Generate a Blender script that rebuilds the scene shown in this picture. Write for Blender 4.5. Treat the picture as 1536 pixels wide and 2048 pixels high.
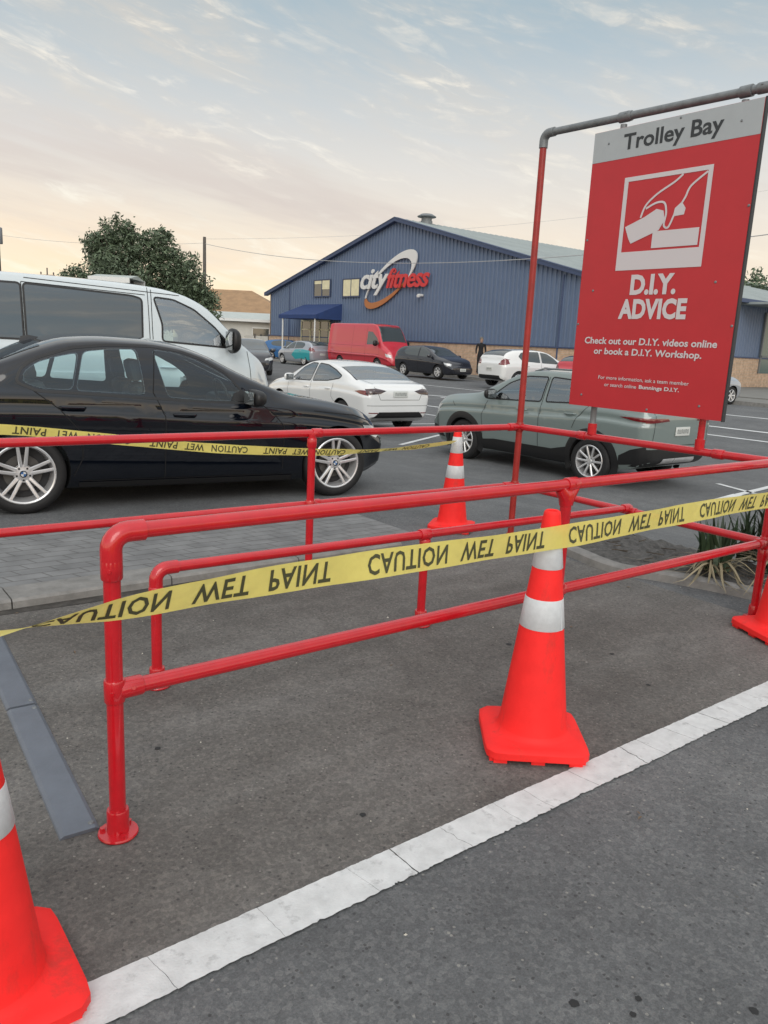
import bpy, bmesh, math, random
import numpy as np
from mathutils import Vector, Matrix, Euler
from mathutils.bvhtree import BVHTree
random.seed(7); np.random.seed(7)
R = math.radians
for o in list(bpy.data.objects): bpy.data.objects.remove(o)
scene = bpy.context.scene
col = scene.collection

# ------------------------------------------------------------------ camera
# world axes: +x = across the street towards the gym, +y = along the street, z up (metres)
HEAD, PITCH, ROLL, EYE = R(38), R(12.13), R(2.84), 1.5
def cam_axes():
    fw = Vector((math.sin(HEAD)*math.cos(PITCH), math.cos(HEAD)*math.cos(PITCH), -math.sin(PITCH)))
    rt = Vector((math.cos(HEAD), -math.sin(HEAD), 0))
    up = rt.cross(fw)
    c, s = math.cos(ROLL), math.sin(ROLL)
    return rt*c + up*s, up*c - rt*s, fw
r_, u_, f_ = cam_axes()
cd = bpy.data.cameras.new('camera'); cam = bpy.data.objects.new('camera', cd); col.objects.link(cam)
cd.sensor_fit = 'AUTO'; cd.sensor_width = 36; cd.lens = 1560/2048*36
cd.clip_start = .05; cd.clip_end = 3000
m = Matrix((r_, u_, -f_)).transposed().to_4x4(); m.translation = (0, 0, EYE)
cam.matrix_world = m
scene.camera = cam
scene.render.resolution_x, scene.render.resolution_y = 768, 1024

# ------------------------------------------------------------------ sky, fill lamp, exposure
FILL_EL, FILL_AZ = R(30), R(212)       # direction of the added soft fill lamp, behind the viewer
world = bpy.data.worlds.new('World'); scene.world = world; world.use_nodes = True
def build_world():
    nt = world.node_tree; N = nt.nodes; L = nt.links; N.clear()
    def nd(t, **k):
        n = N.new(t)
        for a, v in k.items(): setattr(n, a, v)
        return n
    def math_(op, a, b=None, clamp=False):
        n = nd('ShaderNodeMath', operation=op, use_clamp=clamp)
        for i, v in enumerate((a, b)):
            if v is None: continue
            if isinstance(v, (int, float)): n.inputs[i].default_value = v
            else: L.new(v, n.inputs[i])
        return n.outputs[0]
    tc = nd('ShaderNodeTexCoord'); sp = nd('ShaderNodeSeparateXYZ'); L.new(tc.outputs['Generated'], sp.inputs[0])
    x, y, z = sp.outputs
    zc = math_('MAXIMUM', z, 0.0)
    ramp = nd('ShaderNodeValToRGB'); L.new(zc, ramp.inputs[0])
    el = ramp.color_ramp.elements
    stops = [(0, (1.0, .74, .44)), (.06, (.98, .75, .49)), (.12, (.85, .71, .56)), (.20, (.68, .66, .63)),
             (.27, (.51, .56, .59)), (.36, (.33, .44, .51)), (.62, (.50, .57, .64)), (1, (.60, .64, .70))]
    el[0].position, el[0].color = stops[0][0], (*stops[0][1], 1)
    el[1].position, el[1].color = stops[-1][0], (*stops[-1][1], 1)
    for p, c in stops[1:-1]:
        e = el.new(p); e.color = (*c, 1)
    # to the right of the view the horizon is paler
    side = math_('ADD', math_('MULTIPLY', x, math.cos(HEAD)), math_('MULTIPLY', y, -math.sin(HEAD)))
    pale = math_('MULTIPLY', math_('ADD', side, .35, True), 1.1, True)
    mixp = nd('ShaderNodeMix', data_type='RGBA'); L.new(math_('MULTIPLY', pale, .55), mixp.inputs[0])
    L.new(ramp.outputs[0], mixp.inputs[6]); mixp.inputs[7].default_value = (.80, .78, .72, 1)
    lowmask = math_('SUBTRACT', 1.0, math_('MULTIPLY', zc, 3.2, True), True)
    mixq = nd('ShaderNodeMix', data_type='RGBA'); L.new(lowmask, mixq.inputs[0])
    L.new(ramp.outputs[0], mixq.inputs[6]); L.new(mixp.outputs[2], mixq.inputs[7])
    # wispy cloud sheets, drawn out along the wind
    fwd = math_('ADD', math_('MULTIPLY', x, math.sin(HEAD)), math_('MULTIPLY', y, math.cos(HEAD)))
    az = math_('ARCTAN2', side, fwd); elv = math_('ARCSINE', z)
    cb = nd('ShaderNodeCombineXYZ'); L.new(az, cb.inputs[0]); L.new(elv, cb.inputs[1])
    def layer(rot, sx, sy, lo, hi, seed, det=7, dist=.6, ro=.6):
        mp = nd('ShaderNodeMapping', vector_type='TEXTURE'); L.new(cb.outputs[0], mp.inputs[0])
        mp.inputs['Rotation'].default_value = (0, 0, R(rot)); mp.inputs['Scale'].default_value = (1/sx, 1/sy, 1)
        of = nd('ShaderNodeVectorMath', operation='ADD'); L.new(mp.outputs[0], of.inputs[0]); of.inputs[1].default_value = (seed, seed*.37, seed*.11)
        nz = nd('ShaderNodeTexNoise'); L.new(of.outputs[0], nz.inputs['Vector']); nz.inputs['Scale'].default_value = 1
        nz.inputs['Detail'].default_value = det; nz.inputs['Roughness'].default_value = ro; nz.inputs['Distortion'].default_value = dist
        mr = nd('ShaderNodeMapRange', interpolation_type='SMOOTHSTEP'); L.new(nz.outputs[0], mr.inputs[0])
        mr.inputs[1].default_value = lo; mr.inputs[2].default_value = hi
        return mr.outputs[0]
    veil = layer(-16, 2.2, 6.0, .30, .62, 4.3, 6, .5)
    wisp = layer(-14, 5.0, 26, .43, .66, 9.0, 9, .9)
    fine = layer(-11, 16, 62, .46, .66, 5.0, 6, .5)
    bank = layer(-9, 1.6, 15, .44, .66, 2.2, 5, .3)
    blue = layer(-20, 2.4, 9, .52, .70, 13.7, 4, .5)
    cl = math_('ADD', math_('MULTIPLY', veil, .62), math_('MULTIPLY', math_('ADD', math_('MULTIPLY', wisp, .50), math_('MULTIPLY', fine, .34)), math_('ADD', math_('MULTIPLY', veil, .8), .15)), True)
    cl = math_('MULTIPLY', cl, math_('SUBTRACT', 1.0, math_('MULTIPLY', blue, .55)), True)
    cloudc = nd('ShaderNodeValToRGB'); L.new(zc, cloudc.inputs[0])
    e = cloudc.color_ramp.elements; e[0].position = .03; e[0].color = (1.0, .83, .60, 1); e[1].position = .34; e[1].color = (.55, .54, .51, 1)
    x3 = e.new(.17); x3.color = (.70, .66, .60, 1)
    mx = nd('ShaderNodeMix', data_type='RGBA'); L.new(cl, mx.inputs[0]); L.new(mixq.outputs[2], mx.inputs[6]); L.new(cloudc.outputs[0], mx.inputs[7])
    fl = nd('ShaderNodeMix', data_type='RGBA', blend_type='SCREEN'); L.new(math_('MULTIPLY', math_('MULTIPLY', wisp, fine), math_('MULTIPLY', veil, 1.3), True), fl.inputs[0]); L.new(mx.outputs[2], fl.inputs[6]); fl.inputs[7].default_value = (.62, .52, .34, 1)
    # mauve-grey bank low on the left
    bm = math_('MULTIPLY', bank, math_('MULTIPLY', math_('SUBTRACT', 1.0, math_('MULTIPLY', math_('ABSOLUTE', math_('SUBTRACT', zc, .155)), 10.0), True), math_('SUBTRACT', .75, math_('MULTIPLY', side, .5), True)), True)
    mb = nd('ShaderNodeMix', data_type='RGBA'); L.new(bm, mb.inputs[0]); L.new(fl.outputs[2], mb.inputs[6]); mb.inputs[7].default_value = (.62, .545, .50, 1)
    # sky gain raised overhead and behind the viewer as added fill light
    back = math_('ADD', math_('MULTIPLY', x, -math.sin(HEAD)), math_('MULTIPLY', y, -math.cos(HEAD)))
    up = nd('ShaderNodeMapRange', interpolation_type='SMOOTHSTEP'); L.new(zc, up.inputs[0]); up.inputs[1].default_value = .42; up.inputs[2].default_value = .95
    bk = nd('ShaderNodeMapRange', interpolation_type='SMOOTHSTEP'); L.new(back, bk.inputs[0]); bk.inputs[1].default_value = .05; bk.inputs[2].default_value = .9
    gain = math_('ADD', math_('ADD', .98, math_('MULTIPLY', up.outputs[0], .55)), math_('MULTIPLY', bk.outputs[0], .75))
    bg = nd('ShaderNodeBackground'); L.new(mb.outputs[2], bg.inputs[0]); L.new(gain, bg.inputs[1])
    sky = nd('ShaderNodeTexSky', sky_type='NISHITA'); sky.sun_disc = False; sky.sun_elevation = FILL_EL; sky.sun_rotation = FILL_AZ
    bg2 = nd('ShaderNodeBackground'); L.new(sky.outputs[0], bg2.inputs[0]); bg2.inputs[1].default_value = .004
    add = nd('ShaderNodeAddShader'); L.new(bg.outputs[0], add.inputs[0]); L.new(bg2.outputs[0], add.inputs[1])
    out = nd('ShaderNodeOutputWorld'); L.new(add.outputs[0], out.inputs[0])
build_world()
sd = bpy.data.lights.new('fill_sun', 'SUN'); sd.energy = .9; sd.angle = R(35); sd.color = (1, .95, .88)  # added fill lamp, lifts the surfaces facing the viewer
fill_sun = bpy.data.objects.new('fill_sun', sd); col.objects.link(fill_sun)
sdir = Vector((math.sin(FILL_AZ)*math.cos(FILL_EL), math.cos(FILL_AZ)*math.cos(FILL_EL), math.sin(FILL_EL)))
fill_sun.rotation_euler = sdir.to_track_quat('Z', 'Y').to_euler()
scene.view_settings.view_transform = 'Standard'; scene.view_settings.look = 'None'
scene.view_settings.exposure = .18; scene.view_settings.gamma = 1

# ------------------------------------------------------------------ helpers
def tag(o, label=None, cat=None, group=None, kind=None):
    for k, v in (('label', label), ('category', cat), ('group', group), ('kind', kind)):
        if v: o[k] = v
    return o
def empty(name, loc, rz=0, **k):
    o = bpy.data.objects.new(name, None); col.objects.link(o); o.location = loc; o.rotation_euler = (0, 0, rz)
    o.empty_display_size = .2
    return tag(o, **k)
def link(name, me, parent=None):
    o = bpy.data.objects.new(name, me); col.objects.link(o)
    if parent: o.parent = parent
    return o
def copy_tree(o, parent=None):
    c = o.copy(); col.objects.link(c)
    if parent: c.parent = parent
    for ch in o.children: copy_tree(ch, c)
    return c
class MB:
    """collects primitives into one mesh"""
    def __init__(s): s.v = []; s.f = []; s.mi = []; s.m = 0; s.M = Matrix()
    def add(s, vs, fs, mi=None):
        n = len(s.v); M = s.M
        s.v += [tuple(M @ Vector(p)) for p in vs]
        s.f += [tuple(i+n for i in f) for f in fs]
        s.mi += [s.m if mi is None else mi]*len(fs); return s
    def box(s, c, d, rz=0, bev=0):
        x, y, z = d[0]/2, d[1]/2, d[2]/2; M = Matrix.Translation(c) @ Matrix.Rotation(rz, 4, 'Z')
        if bev:
            b = min(bev, x*.9, y*.9, z*.9); vs = []; idx = {}
            bm = bmesh.new(); bmesh.ops.create_cube(bm, size=1, matrix=Matrix.Diagonal((2*x, 2*y, 2*z, 1)))
            bmesh.ops.bevel(bm, geom=bm.edges[:], offset=b, segments=2, affect='EDGES', profile=.6)
            bm.verts.index_update()
            s.add([M @ v.co for v in bm.verts], [[v.index for v in f.verts] for f in bm.faces]); bm.free(); return s
        vs = [M @ Vector(p) for p in ((-x, -y, -z), (x, -y, -z), (x, y, -z), (-x, y, -z), (-x, -y, z), (x, -y, z), (x, y, z), (-x, y, z))]
        return s.add(vs, [(3, 2, 1, 0), (4, 5, 6, 7), (0, 1, 5, 4), (1, 2, 6, 5), (2, 3, 7, 6), (3, 0, 4, 7)])
    def path(s, pts, r, n=12, cap=True):
        pts = [Vector(p) for p in pts]; rs = r if isinstance(r, (list, tuple)) else [r]*len(pts)
        vs = []; fs = []; ref = None
        for i, p in enumerate(pts):
            d = (pts[min(i+1, len(pts)-1)] - pts[max(i-1, 0)]).normalized()
            if ref is None: ref = Vector((0, 0, 1)) if abs(d.z) < .9 else Vector((1, 0, 0))
            a = (ref - d*ref.dot(d)).normalized(); b = d.cross(a); ref = a
            vs += [p + (a*math.cos(2*math.pi*k/n) + b*math.sin(2*math.pi*k/n))*rs[i] for k in range(n)]
        for i in range(len(pts)-1):
            for k in range(n):
                fs.append((i*n+k, i*n+(k+1) % n, (i+1)*n+(k+1) % n, (i+1)*n+k))
        if cap:
            fs.append(tuple(range(n-1, -1, -1))); fs.append(tuple((len(pts)-1)*n+k for k in range(n)))
        return s.add(vs, fs)
    def lathe(s, prof, n=24, axis='Z', c=(0, 0, 0), cap=False):
        vs = []; fs = []; c = Vector(c)
        for r, h in prof:
            for k in range(n):
                t = 2*math.pi*k/n; a, b = r*math.cos(t), r*math.sin(t)
                vs.append(c + Vector({'Z': (a, b, h), 'Y': (b, h, a), 'X': (h, a, b)}[axis]))
        for i in range(len(prof)-1):
            for k in range(n): fs.append((i*n+k, i*n+(k+1) % n, (i+1)*n+(k+1) % n, (i+1)*n+k))
        if cap: fs.append(tuple(range(n-1, -1, -1))); fs.append(tuple((len(prof)-1)*n+k for k in range(n)))
        return s.add(vs, fs)
    def prism(s, poly, h0, h1, f):
        """poly of 2D points extruded between h0 and h1; f(u, v, h) -> 3D"""
        n = len(poly); vs = [f(u, v, h0) for u, v in poly] + [f(u, v, h1) for u, v in poly]
        fs = [tuple(range(n-1, -1, -1)), tuple(range(n, 2*n))] + [(i, (i+1) % n, n+(i+1) % n, n+i) for i in range(n)]
        return s.add(vs, fs)
    def mesh(s, name, mats, smooth=None):
        me = bpy.data.meshes.new(name); me.from_pydata(s.v, [], s.f)
        for mt in (mats if isinstance(mats, (list, tuple)) else [mats]): me.materials.append(mt)
        me.polygons.foreach_set('material_index', s.mi)
        bm = bmesh.new(); bm.from_mesh(me); bmesh.ops.recalc_face_normals(bm, faces=bm.faces); bm.to_mesh(me); bm.free()
        if smooth is not None:
            me.shade_smooth(); me.set_sharp_from_angle(angle=R(smooth))
        return me
    def build(s, name, mats, parent=None, smooth=35): return link(name, s.mesh(name, mats, smooth), parent)

# ------------------------------------------------------------------ materials
def mat(name, colr, rough=.5, metal=0, spec=.5, coat=0, noise=0, nscale=8, bump=0, bscale=60, alpha=None, coat_r=.05):
    m = bpy.data.materials.new(name); m.use_nodes = True; nt = m.node_tree; b = nt.nodes['Principled BSDF']
    b.inputs['Base Color'].default_value = (*colr, 1); b.inputs['Roughness'].default_value = rough
    b.inputs['Metallic'].default_value = metal; b.inputs['Specular IOR Level'].default_value = spec
    b.inputs['Coat Weight'].default_value = coat; b.inputs['Coat Roughness'].default_value = coat_r
    if noise or bump:
        tc = nt.nodes.new('ShaderNodeTexCoord')
    if noise:
        nz = nt.nodes.new('ShaderNodeTexNoise'); nz.inputs['Scale'].default_value = nscale; nz.inputs['Detail'].default_value = 6; nz.inputs['Roughness'].default_value = .65
        nt.links.new(tc.outputs['Object'], nz.inputs['Vector'])
        rp = nt.nodes.new('ShaderNodeValToRGB'); e = rp.color_ramp.elements
        e[0].position = .3; e[1].position = .7
        e[0].color = (*[max(0, c*(1-noise)) for c in colr], 1); e[1].color = (*[min(1, c*(1+noise)) for c in colr], 1)
        nt.links.new(nz.outputs[0], rp.inputs[0]); nt.links.new(rp.outputs[0], b.inputs['Base Color'])
        mr = nt.nodes.new('ShaderNodeMapRange'); nt.links.new(nz.outputs[0], mr.inputs[0])
        mr.inputs[3].default_value = rough*.85; mr.inputs[4].default_value = min(1, rough*1.2); nt.links.new(mr.outputs[0], b.inputs['Roughness'])
    if bump:
        nb = nt.nodes.new('ShaderNodeTexNoise'); nb.inputs['Scale'].default_value = bscale; nb.inputs['Detail'].default_value = 5
        nt.links.new(tc.outputs['Object'], nb.inputs['Vector'])
        bp = nt.nodes.new('ShaderNodeBump'); bp.inputs['Strength'].default_value = bump; bp.inputs['Distance'].default_value = .01
        nt.links.new(nb.outputs[0], bp.inputs['Height']); nt.links.new(bp.outputs[0], b.inputs['Normal'])
    return m
def glass(name, tint, rough=.02, minr=.06):
    m = bpy.data.materials.new(name); m.use_nodes = True; nt = m.node_tree; N = nt.nodes; L = nt.links; N.clear()
    out = N.new('ShaderNodeOutputMaterial'); mx = N.new('ShaderNodeMixShader'); tr = N.new('ShaderNodeBsdfTransparent'); gl = N.new('ShaderNodeBsdfGlossy')
    tr.inputs[0].default_value = (*tint, 1); gl.inputs['Roughness'].default_value = rough; gl.inputs[0].default_value = (.9, .95, 1, 1)
    fr = N.new('ShaderNodeFresnel'); fr.inputs[0].default_value = 1.5
    ad = N.new('ShaderNodeMath'); ad.operation = 'ADD'; ad.use_clamp = True; ad.inputs[1].default_value = minr; L.new(fr.outputs[0], ad.inputs[0])
    L.new(ad.outputs[0], mx.inputs[0]); L.new(tr.outputs[0], mx.inputs[1]); L.new(gl.outputs[0], mx.inputs[2]); L.new(mx.outputs[0], out.inputs[0])
    return m
def asphalt(name, base, dark, light, speck=.28, big=.55, streak=False):
    m = bpy.data.materials.new(name); m.use_nodes = True; nt = m.node_tree; N = nt.nodes; L = nt.links; b = N['Principled BSDF']
    tc = N.new('ShaderNodeTexCoord')
    def noise(sc, det, vec=None, ro=.6):
        n = N.new('ShaderNodeTexNoise'); n.inputs['Scale'].default_value = sc; n.inputs['Detail'].default_value = det; n.inputs['Roughness'].default_value = ro
        L.new(vec or tc.outputs['Object'], n.inputs['Vector']); return n.outputs[0]
    def ramp(f, stops):
        r = N.new('ShaderNodeValToRGB'); L.new(f, r.inputs[0]); e = r.color_ramp.elements
        e[0].position, e[0].color = stops[0][0], (*stops[0][1], 1); e[1].position, e[1].color = stops[-1][0], (*stops[-1][1], 1)
        for p, c in stops[1:-1]: x = e.new(p); x.color = (*c, 1)
        return r.outputs[0]
    def mixc(f, a, bb, mode='MIX'):
        n = N.new('ShaderNodeMix'); n.data_type = 'RGBA'; n.blend_type = mode
        if isinstance(f, float): n.inputs[0].default_value = f
        else: L.new(f, n.inputs[0])
        for i, v in ((6, a), (7, bb)):
            if isinstance(v, tuple): n.inputs[i].default_value = (*v, 1)
            else: L.new(v, n.inputs[i])
        return n.outputs[2]
    mp = N.new('ShaderNodeMapping'); L.new(tc.outputs['Object'], mp.inputs[0])
    mp.inputs['Rotation'].default_value = (0, 0, R(8)); mp.inputs['Scale'].default_value = (.45, 1.6, 1) if streak else (1, 1, 1)
    c = ramp(noise(.9, 6, mp.outputs[0]), [(.3, dark), (.5, base), (.72, light)])
    c2 = ramp(noise(4.5, 5), [(.32, (.82, .81, .80)), (.66, (1.14, 1.13, 1.12))])
    c = mixc(big, c, c2, 'MULTIPLY')
    g = ramp(noise(130, 3, ro=.8), [(.3, (.45, .45, .46)), (.55, (1, 1, 1)), (.78, (1.6, 1.57, 1.5))])
    c = mixc(.62, c, g, 'MULTIPLY')
    vo = N.new('ShaderNodeTexVoronoi'); vo.inputs['Scale'].default_value = 75; vo.inputs['Randomness'].default_value = 1; L.new(tc.outputs['Object'], vo.inputs['Vector'])
    sepc = N.new('ShaderNodeSeparateColor'); L.new(vo.outputs['Color'], sepc.inputs[0])
    c = mixc(.45, c, ramp(sepc.outputs[2], [(0, (.62, .62, .63)), (.6, (1.0, 1.0, 1.0)), (1, (1.5, 1.47, 1.42))]), 'MULTIPLY')
    rare = N.new('ShaderNodeMath'); rare.operation = 'GREATER_THAN'; rare.inputs[1].default_value = .972; L.new(sepc.outputs[0], rare.inputs[0])
    near = N.new('ShaderNodeMath'); near.operation = 'LESS_THAN'; near.inputs[1].default_value = .34; L.new(vo.outputs['Distance'], near.inputs[0])
    mu = N.new('ShaderNodeMath'); mu.operation = 'MULTIPLY'; L.new(rare.outputs[0], mu.inputs[0]); L.new(near.outputs[0], mu.inputs[1])
    mu2 = N.new('ShaderNodeMath'); mu2.operation = 'MULTIPLY'; L.new(mu.outputs[0], mu2.inputs[0]); mu2.inputs[1].default_value = speck
    c = mixc(mu2.outputs[0], c, (.55, .52, .46))
    dk = N.new('ShaderNodeMath'); dk.operation = 'LESS_THAN'; dk.inputs[1].default_value = .08; L.new(sepc.outputs[1], dk.inputs[0])
    dk2 = N.new('ShaderNodeMath'); dk2.operation = 'MULTIPLY'; L.new(dk.outputs[0], dk2.inputs[0]); L.new(near.outputs[0], dk2.inputs[1])
    dk3 = N.new('ShaderNodeMath'); dk3.operation = 'MULTIPLY'; L.new(dk2.outputs[0], dk3.inputs[0]); dk3.inputs[1].default_value = .6
    c = mixc(dk3.outputs[0], c, (.035, .035, .036))
    L.new(c, b.inputs['Base Color']); b.inputs['Roughness'].default_value = .82; b.inputs['Specular IOR Level'].default_value = .35
    bp = N.new('ShaderNodeBump'); bp.inputs['Strength'].default_value = .55; bp.inputs['Distance'].default_value = .006
    L.new(noise(160, 4, ro=.75), bp.inputs['Height']); L.new(bp.outputs[0], b.inputs['Normal'])
    return m
def brick(name, c1, c2, mortar, scale, bw=.5, rh=.25, ms=.02, off=.5):
    m = bpy.data.materials.new(name); m.use_nodes = True; nt = m.node_tree; N = nt.nodes; L = nt.links; b = N['Principled BSDF']
    tc = N.new('ShaderNodeTexCoord'); mp = N.new('ShaderNodeMapping'); L.new(tc.outputs['UV'], mp.inputs[0])
    br = N.new('ShaderNodeTexBrick'); L.new(mp.outputs[0], br.inputs[0])
    br.inputs['Color1'].default_value = (*c1, 1); br.inputs['Color2'].default_value = (*c2, 1); br.inputs['Mortar'].default_value = (*mortar, 1)
    br.inputs['Scale'].default_value = scale; br.inputs['Brick Width'].default_value = bw; br.inputs['Row Height'].default_value = rh; br.inputs['Mortar Size'].default_value = ms; br.offset = off
    nz = N.new('ShaderNodeTexNoise'); nz.inputs['Scale'].default_value = 5; nz.inputs['Detail'].default_value = 8; L.new(tc.outputs['Object'], nz.inputs['Vector'])
    rp = N.new('ShaderNodeValToRGB'); L.new(nz.outputs[0], rp.inputs[0]); rp.color_ramp.elements[0].position = .3; rp.color_ramp.elements[0].color = (.75, .74, .73, 1); rp.color_ramp.elements[1].position = .7; rp.color_ramp.elements[1].color = (1.15, 1.14, 1.12, 1)
    mx = N.new('ShaderNodeMix'); mx.data_type = 'RGBA'; mx.blend_type = 'MULTIPLY'; mx.inputs[0].default_value = 1; L.new(br.outputs[0], mx.inputs[6]); L.new(rp.outputs[0], mx.inputs[7])
    L.new(mx.outputs[2], b.inputs['Base Color']); b.inputs['Roughness'].default_value = .85
    bp = N.new('ShaderNodeBump'); bp.inputs['Strength'].default_value = .4; bp.inputs['Distance'].default_value = .008; bp.invert = True
    L.new(br.outputs['Fac'], bp.inputs['Height']); L.new(bp.outputs[0], b.inputs['Normal'])
    return m
M_ = {}
M_['road'] = asphalt('road_asphalt', (.142, .147, .152), (.115, .119, .124), (.176, .18, .183))
M_['bay'] = asphalt('bay_asphalt', (.150, .143, .135), (.106, .098, .091), (.212, .206, .198), big=.8, streak=True)
M_['conc'] = mat('kerb_concrete', (.235, .23, .22), .9, noise=.25, nscale=9, bump=.3, bscale=120)
M_['paver'] = brick('pavers', (.22, .225, .23), (.195, .20, .205), (.13, .13, .13), 1, .22, .11, .006)
M_['white'] = mat('road_paint', (.62, .63, .63), .7, noise=.14, nscale=14, bump=.25, bscale=150)
M_['whitefar'] = mat('road_paint_far', (.66, .67, .67), .75, noise=.2, nscale=3)
M_['red'] = mat('red_gloss_paint', (.54, .009, .017), .24, spec=.45, coat=.7, coat_r=.08, noise=.10, nscale=16, bump=.04, bscale=25)
M_['redold'] = mat('red_brown_paint', (.33, .02, .016), .4, noise=.2, nscale=10)
M_['galv'] = mat('galvanised_steel', (.20, .215, .225), .48, metal=.35, noise=.22, nscale=22, bump=.1)
M_['orange'] = mat('cone_orange', (1.0, .026, .024), .6, spec=.3, noise=.11, nscale=11, bump=.08, bscale=30)
def scuffs(m, dirt, lo, hi, amt, scale):
    nt = m.node_tree; N = nt.nodes; L = nt.links; b = N['Principled BSDF']; src = b.inputs['Base Color'].links[0].from_socket
    tc = N.new('ShaderNodeTexCoord'); mp = N.new('ShaderNodeMapping'); mp.inputs['Scale'].default_value = (1, 1, .4); L.new(tc.outputs['Object'], mp.inputs[0])
    nz = N.new('ShaderNodeTexNoise'); nz.inputs['Scale'].default_value = scale; nz.inputs['Detail'].default_value = 9; nz.inputs['Roughness'].default_value = .7; L.new(mp.outputs[0], nz.inputs['Vector'])
    mr = N.new('ShaderNodeMapRange'); mr.inputs[1].default_value = lo; mr.inputs[2].default_value = hi; mr.inputs[4].default_value = amt; L.new(nz.outputs[0], mr.inputs[0])
    mx = N.new('ShaderNodeMix'); mx.data_type = 'RGBA'; L.new(mr.outputs[0], mx.inputs[0]); L.new(src, mx.inputs[6]); mx.inputs[7].default_value = (*dirt, 1); L.new(mx.outputs[2], b.inputs['Base Color'])
scuffs(M_['orange'], (.34, .05, .035), .55, .74, .55, 9)
scuffs(M_['white'], (.20, .20, .20), .57, .70, .55, 16)
M_['reflect'] = mat('reflective_sheet', (.60, .62, .64), .4, noise=.08, nscale=40, bump=.08, bscale=220)
M_['tape'] = mat('yellow_tape', (.93, .82, .22), .35, noise=.08, nscale=9, bump=.5, bscale=22)
def tape_mat():
    m = M_['tape']; nt = m.node_tree; b = nt.nodes['Principled BSDF']; out = nt.nodes['Material Output']; tl = nt.nodes.new('ShaderNodeBsdfTranslucent'); tr = nt.nodes.new('ShaderNodeBsdfTransparent')
    tl.inputs[0].default_value = (.95, .82, .26, 1); mx = nt.nodes.new('ShaderNodeMixShader'); mx.inputs[0].default_value = .32; m2 = nt.nodes.new('ShaderNodeMixShader'); m2.inputs[0].default_value = .07
    nt.links.new(b.outputs[0], mx.inputs[1]); nt.links.new(tl.outputs[0], mx.inputs[2]); nt.links.new(mx.outputs[0], m2.inputs[1]); nt.links.new(tr.outputs[0], m2.inputs[2]); nt.links.new(m2.outputs[0], out.inputs[0])
tape_mat()
M_['ink'] = mat('black_ink', (.075, .075, .035), .5)
M_['signred'] = mat('sign_red', (.50, .022, .032), .35, noise=.05, nscale=4)
M_['signgrey'] = mat('sign_grey', (.40, .43, .45), .4, noise=.05, nscale=5)
M_['signlight'] = mat('sign_print', (.62, .58, .60), .5)
M_['signdark'] = mat('sign_dark_print', (.03, .035, .04), .5)
M_['black'] = mat('black_plastic', (.012, .012, .013), .45)
M_['rubber'] = mat('tyre_rubber', (.013, .013, .014), .7, noise=.3, nscale=20)
M_['alloy'] = mat('alloy_silver', (.74, .74, .75), .28, metal=.65, noise=.05, nscale=10)
M_['alloydark'] = mat('brake_dark', (.02, .02, .022), .6)
M_['chrome'] = mat('chrome_trim', (.7, .72, .74), .12, metal=1)
M_['glass'] = glass('tinted_glass', (.84, .97, .97), minr=.03)
M_['glasslight'] = glass('sky_reflecting_glass', (.80, .92, .86), minr=.27)
M_['glassdark'] = mat('privacy_glass', (.035, .048, .058), .04, spec=1, coat=1)
M_['glassfar'] = mat('far_car_glass', (.05, .062, .066), .06, spec=1, coat=.6)
M_['interior'] = mat('cabin_trim', (.045, .055, .06), .8)
M_['cabinlight'] = mat('cabin_trim_light', (.20, .23, .21), .8)
M_['gap'] = mat('panel_gap', (.004, .004, .005), .8)
M_['lamp'] = mat('clear_lamp', (.55, .57, .58), .1, spec=.8, coat=1)
M_['tail'] = mat('tail_lamp_red', (.16, .006, .008), .1, spec=.7, coat=1)
M_['taildark'] = mat('tail_lamp_dark', (.03, .006, .007), .08, spec=.8, coat=1)
M_['plate'] = mat('plate_white', (.62, .64, .62), .45)
M_['platetext'] = mat('plate_grey', (.12, .13, .13), .5)
M_['pblack'] = mat('paint_black', (.003, .0045, .0085), .06, spec=.2, coat=1, coat_r=.02)
M_['pwhite'] = mat('paint_white', (.78, .79, .79), .25, coat=1)
M_['pvan'] = mat('paint_van_white', (.60, .66, .69), .25, coat=1)
M_['pgrey'] = mat('paint_sage_grey', (.20, .245, .238), .28, metal=.1, coat=1)
M_['pdark'] = mat('paint_dark_blue_black', (.012, .013, .020), .2, coat=1)
M_['pred'] = mat('paint_red', (.56, .03, .05), .3, coat=1)
M_['psilver'] = mat('paint_silver', (.42, .45, .50), .3, metal=.4, coat=1)
M_['pteal'] = mat('paint_teal_wrap', (.02, .36, .40), .3, coat=.5)
M_['pblue'] = mat('paint_blue', (.02, .12, .32), .25, coat=1)
M_['gymwall'] = mat('gym_blue_steel', (.135, .185, .285), .42, spec=.5, noise=.06, nscale=.4)
M_['gymtrim'] = mat('gym_blue_trim', (.05, .075, .15), .5)
M_['gymroof'] = mat('gym_roof_steel', (.30, .34, .34), .5, noise=.12, nscale=.6)
M_['brick'] = brick('gym_brick', (.60, .40, .27), (.50, .34, .23), (.50, .42, .34), 1, .24, .086, .012)
M_['awn'] = mat('awning_blue', (.022, .05, .16), .8, noise=.15, nscale=3)
M_['winlit'] = mat('blind_cream', (.78, .72, .48), .6, noise=.1, nscale=3)
M_['letterwhite'] = mat('letter_white', (.72, .73, .72), .4)
M_['letterred'] = mat('letter_red', (.62, .035, .04), .4)
M_['letterorange'] = mat('letter_orange', (.45, .16, .05), .4)
M_['trunk'] = mat('bark', (.07, .055, .04), .9, noise=.4, nscale=12, bump=.5)
M_['wood'] = mat('weathered_pole', (.12, .11, .10), .9, noise=.3, nscale=6)
M_['wire'] = mat('wire', (.42, .43, .44), .5)
M_['soil'] = mat('dark_soil', (.088, .085, .081), .95, noise=.6, nscale=18, bump=.8, bscale=50)
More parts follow.
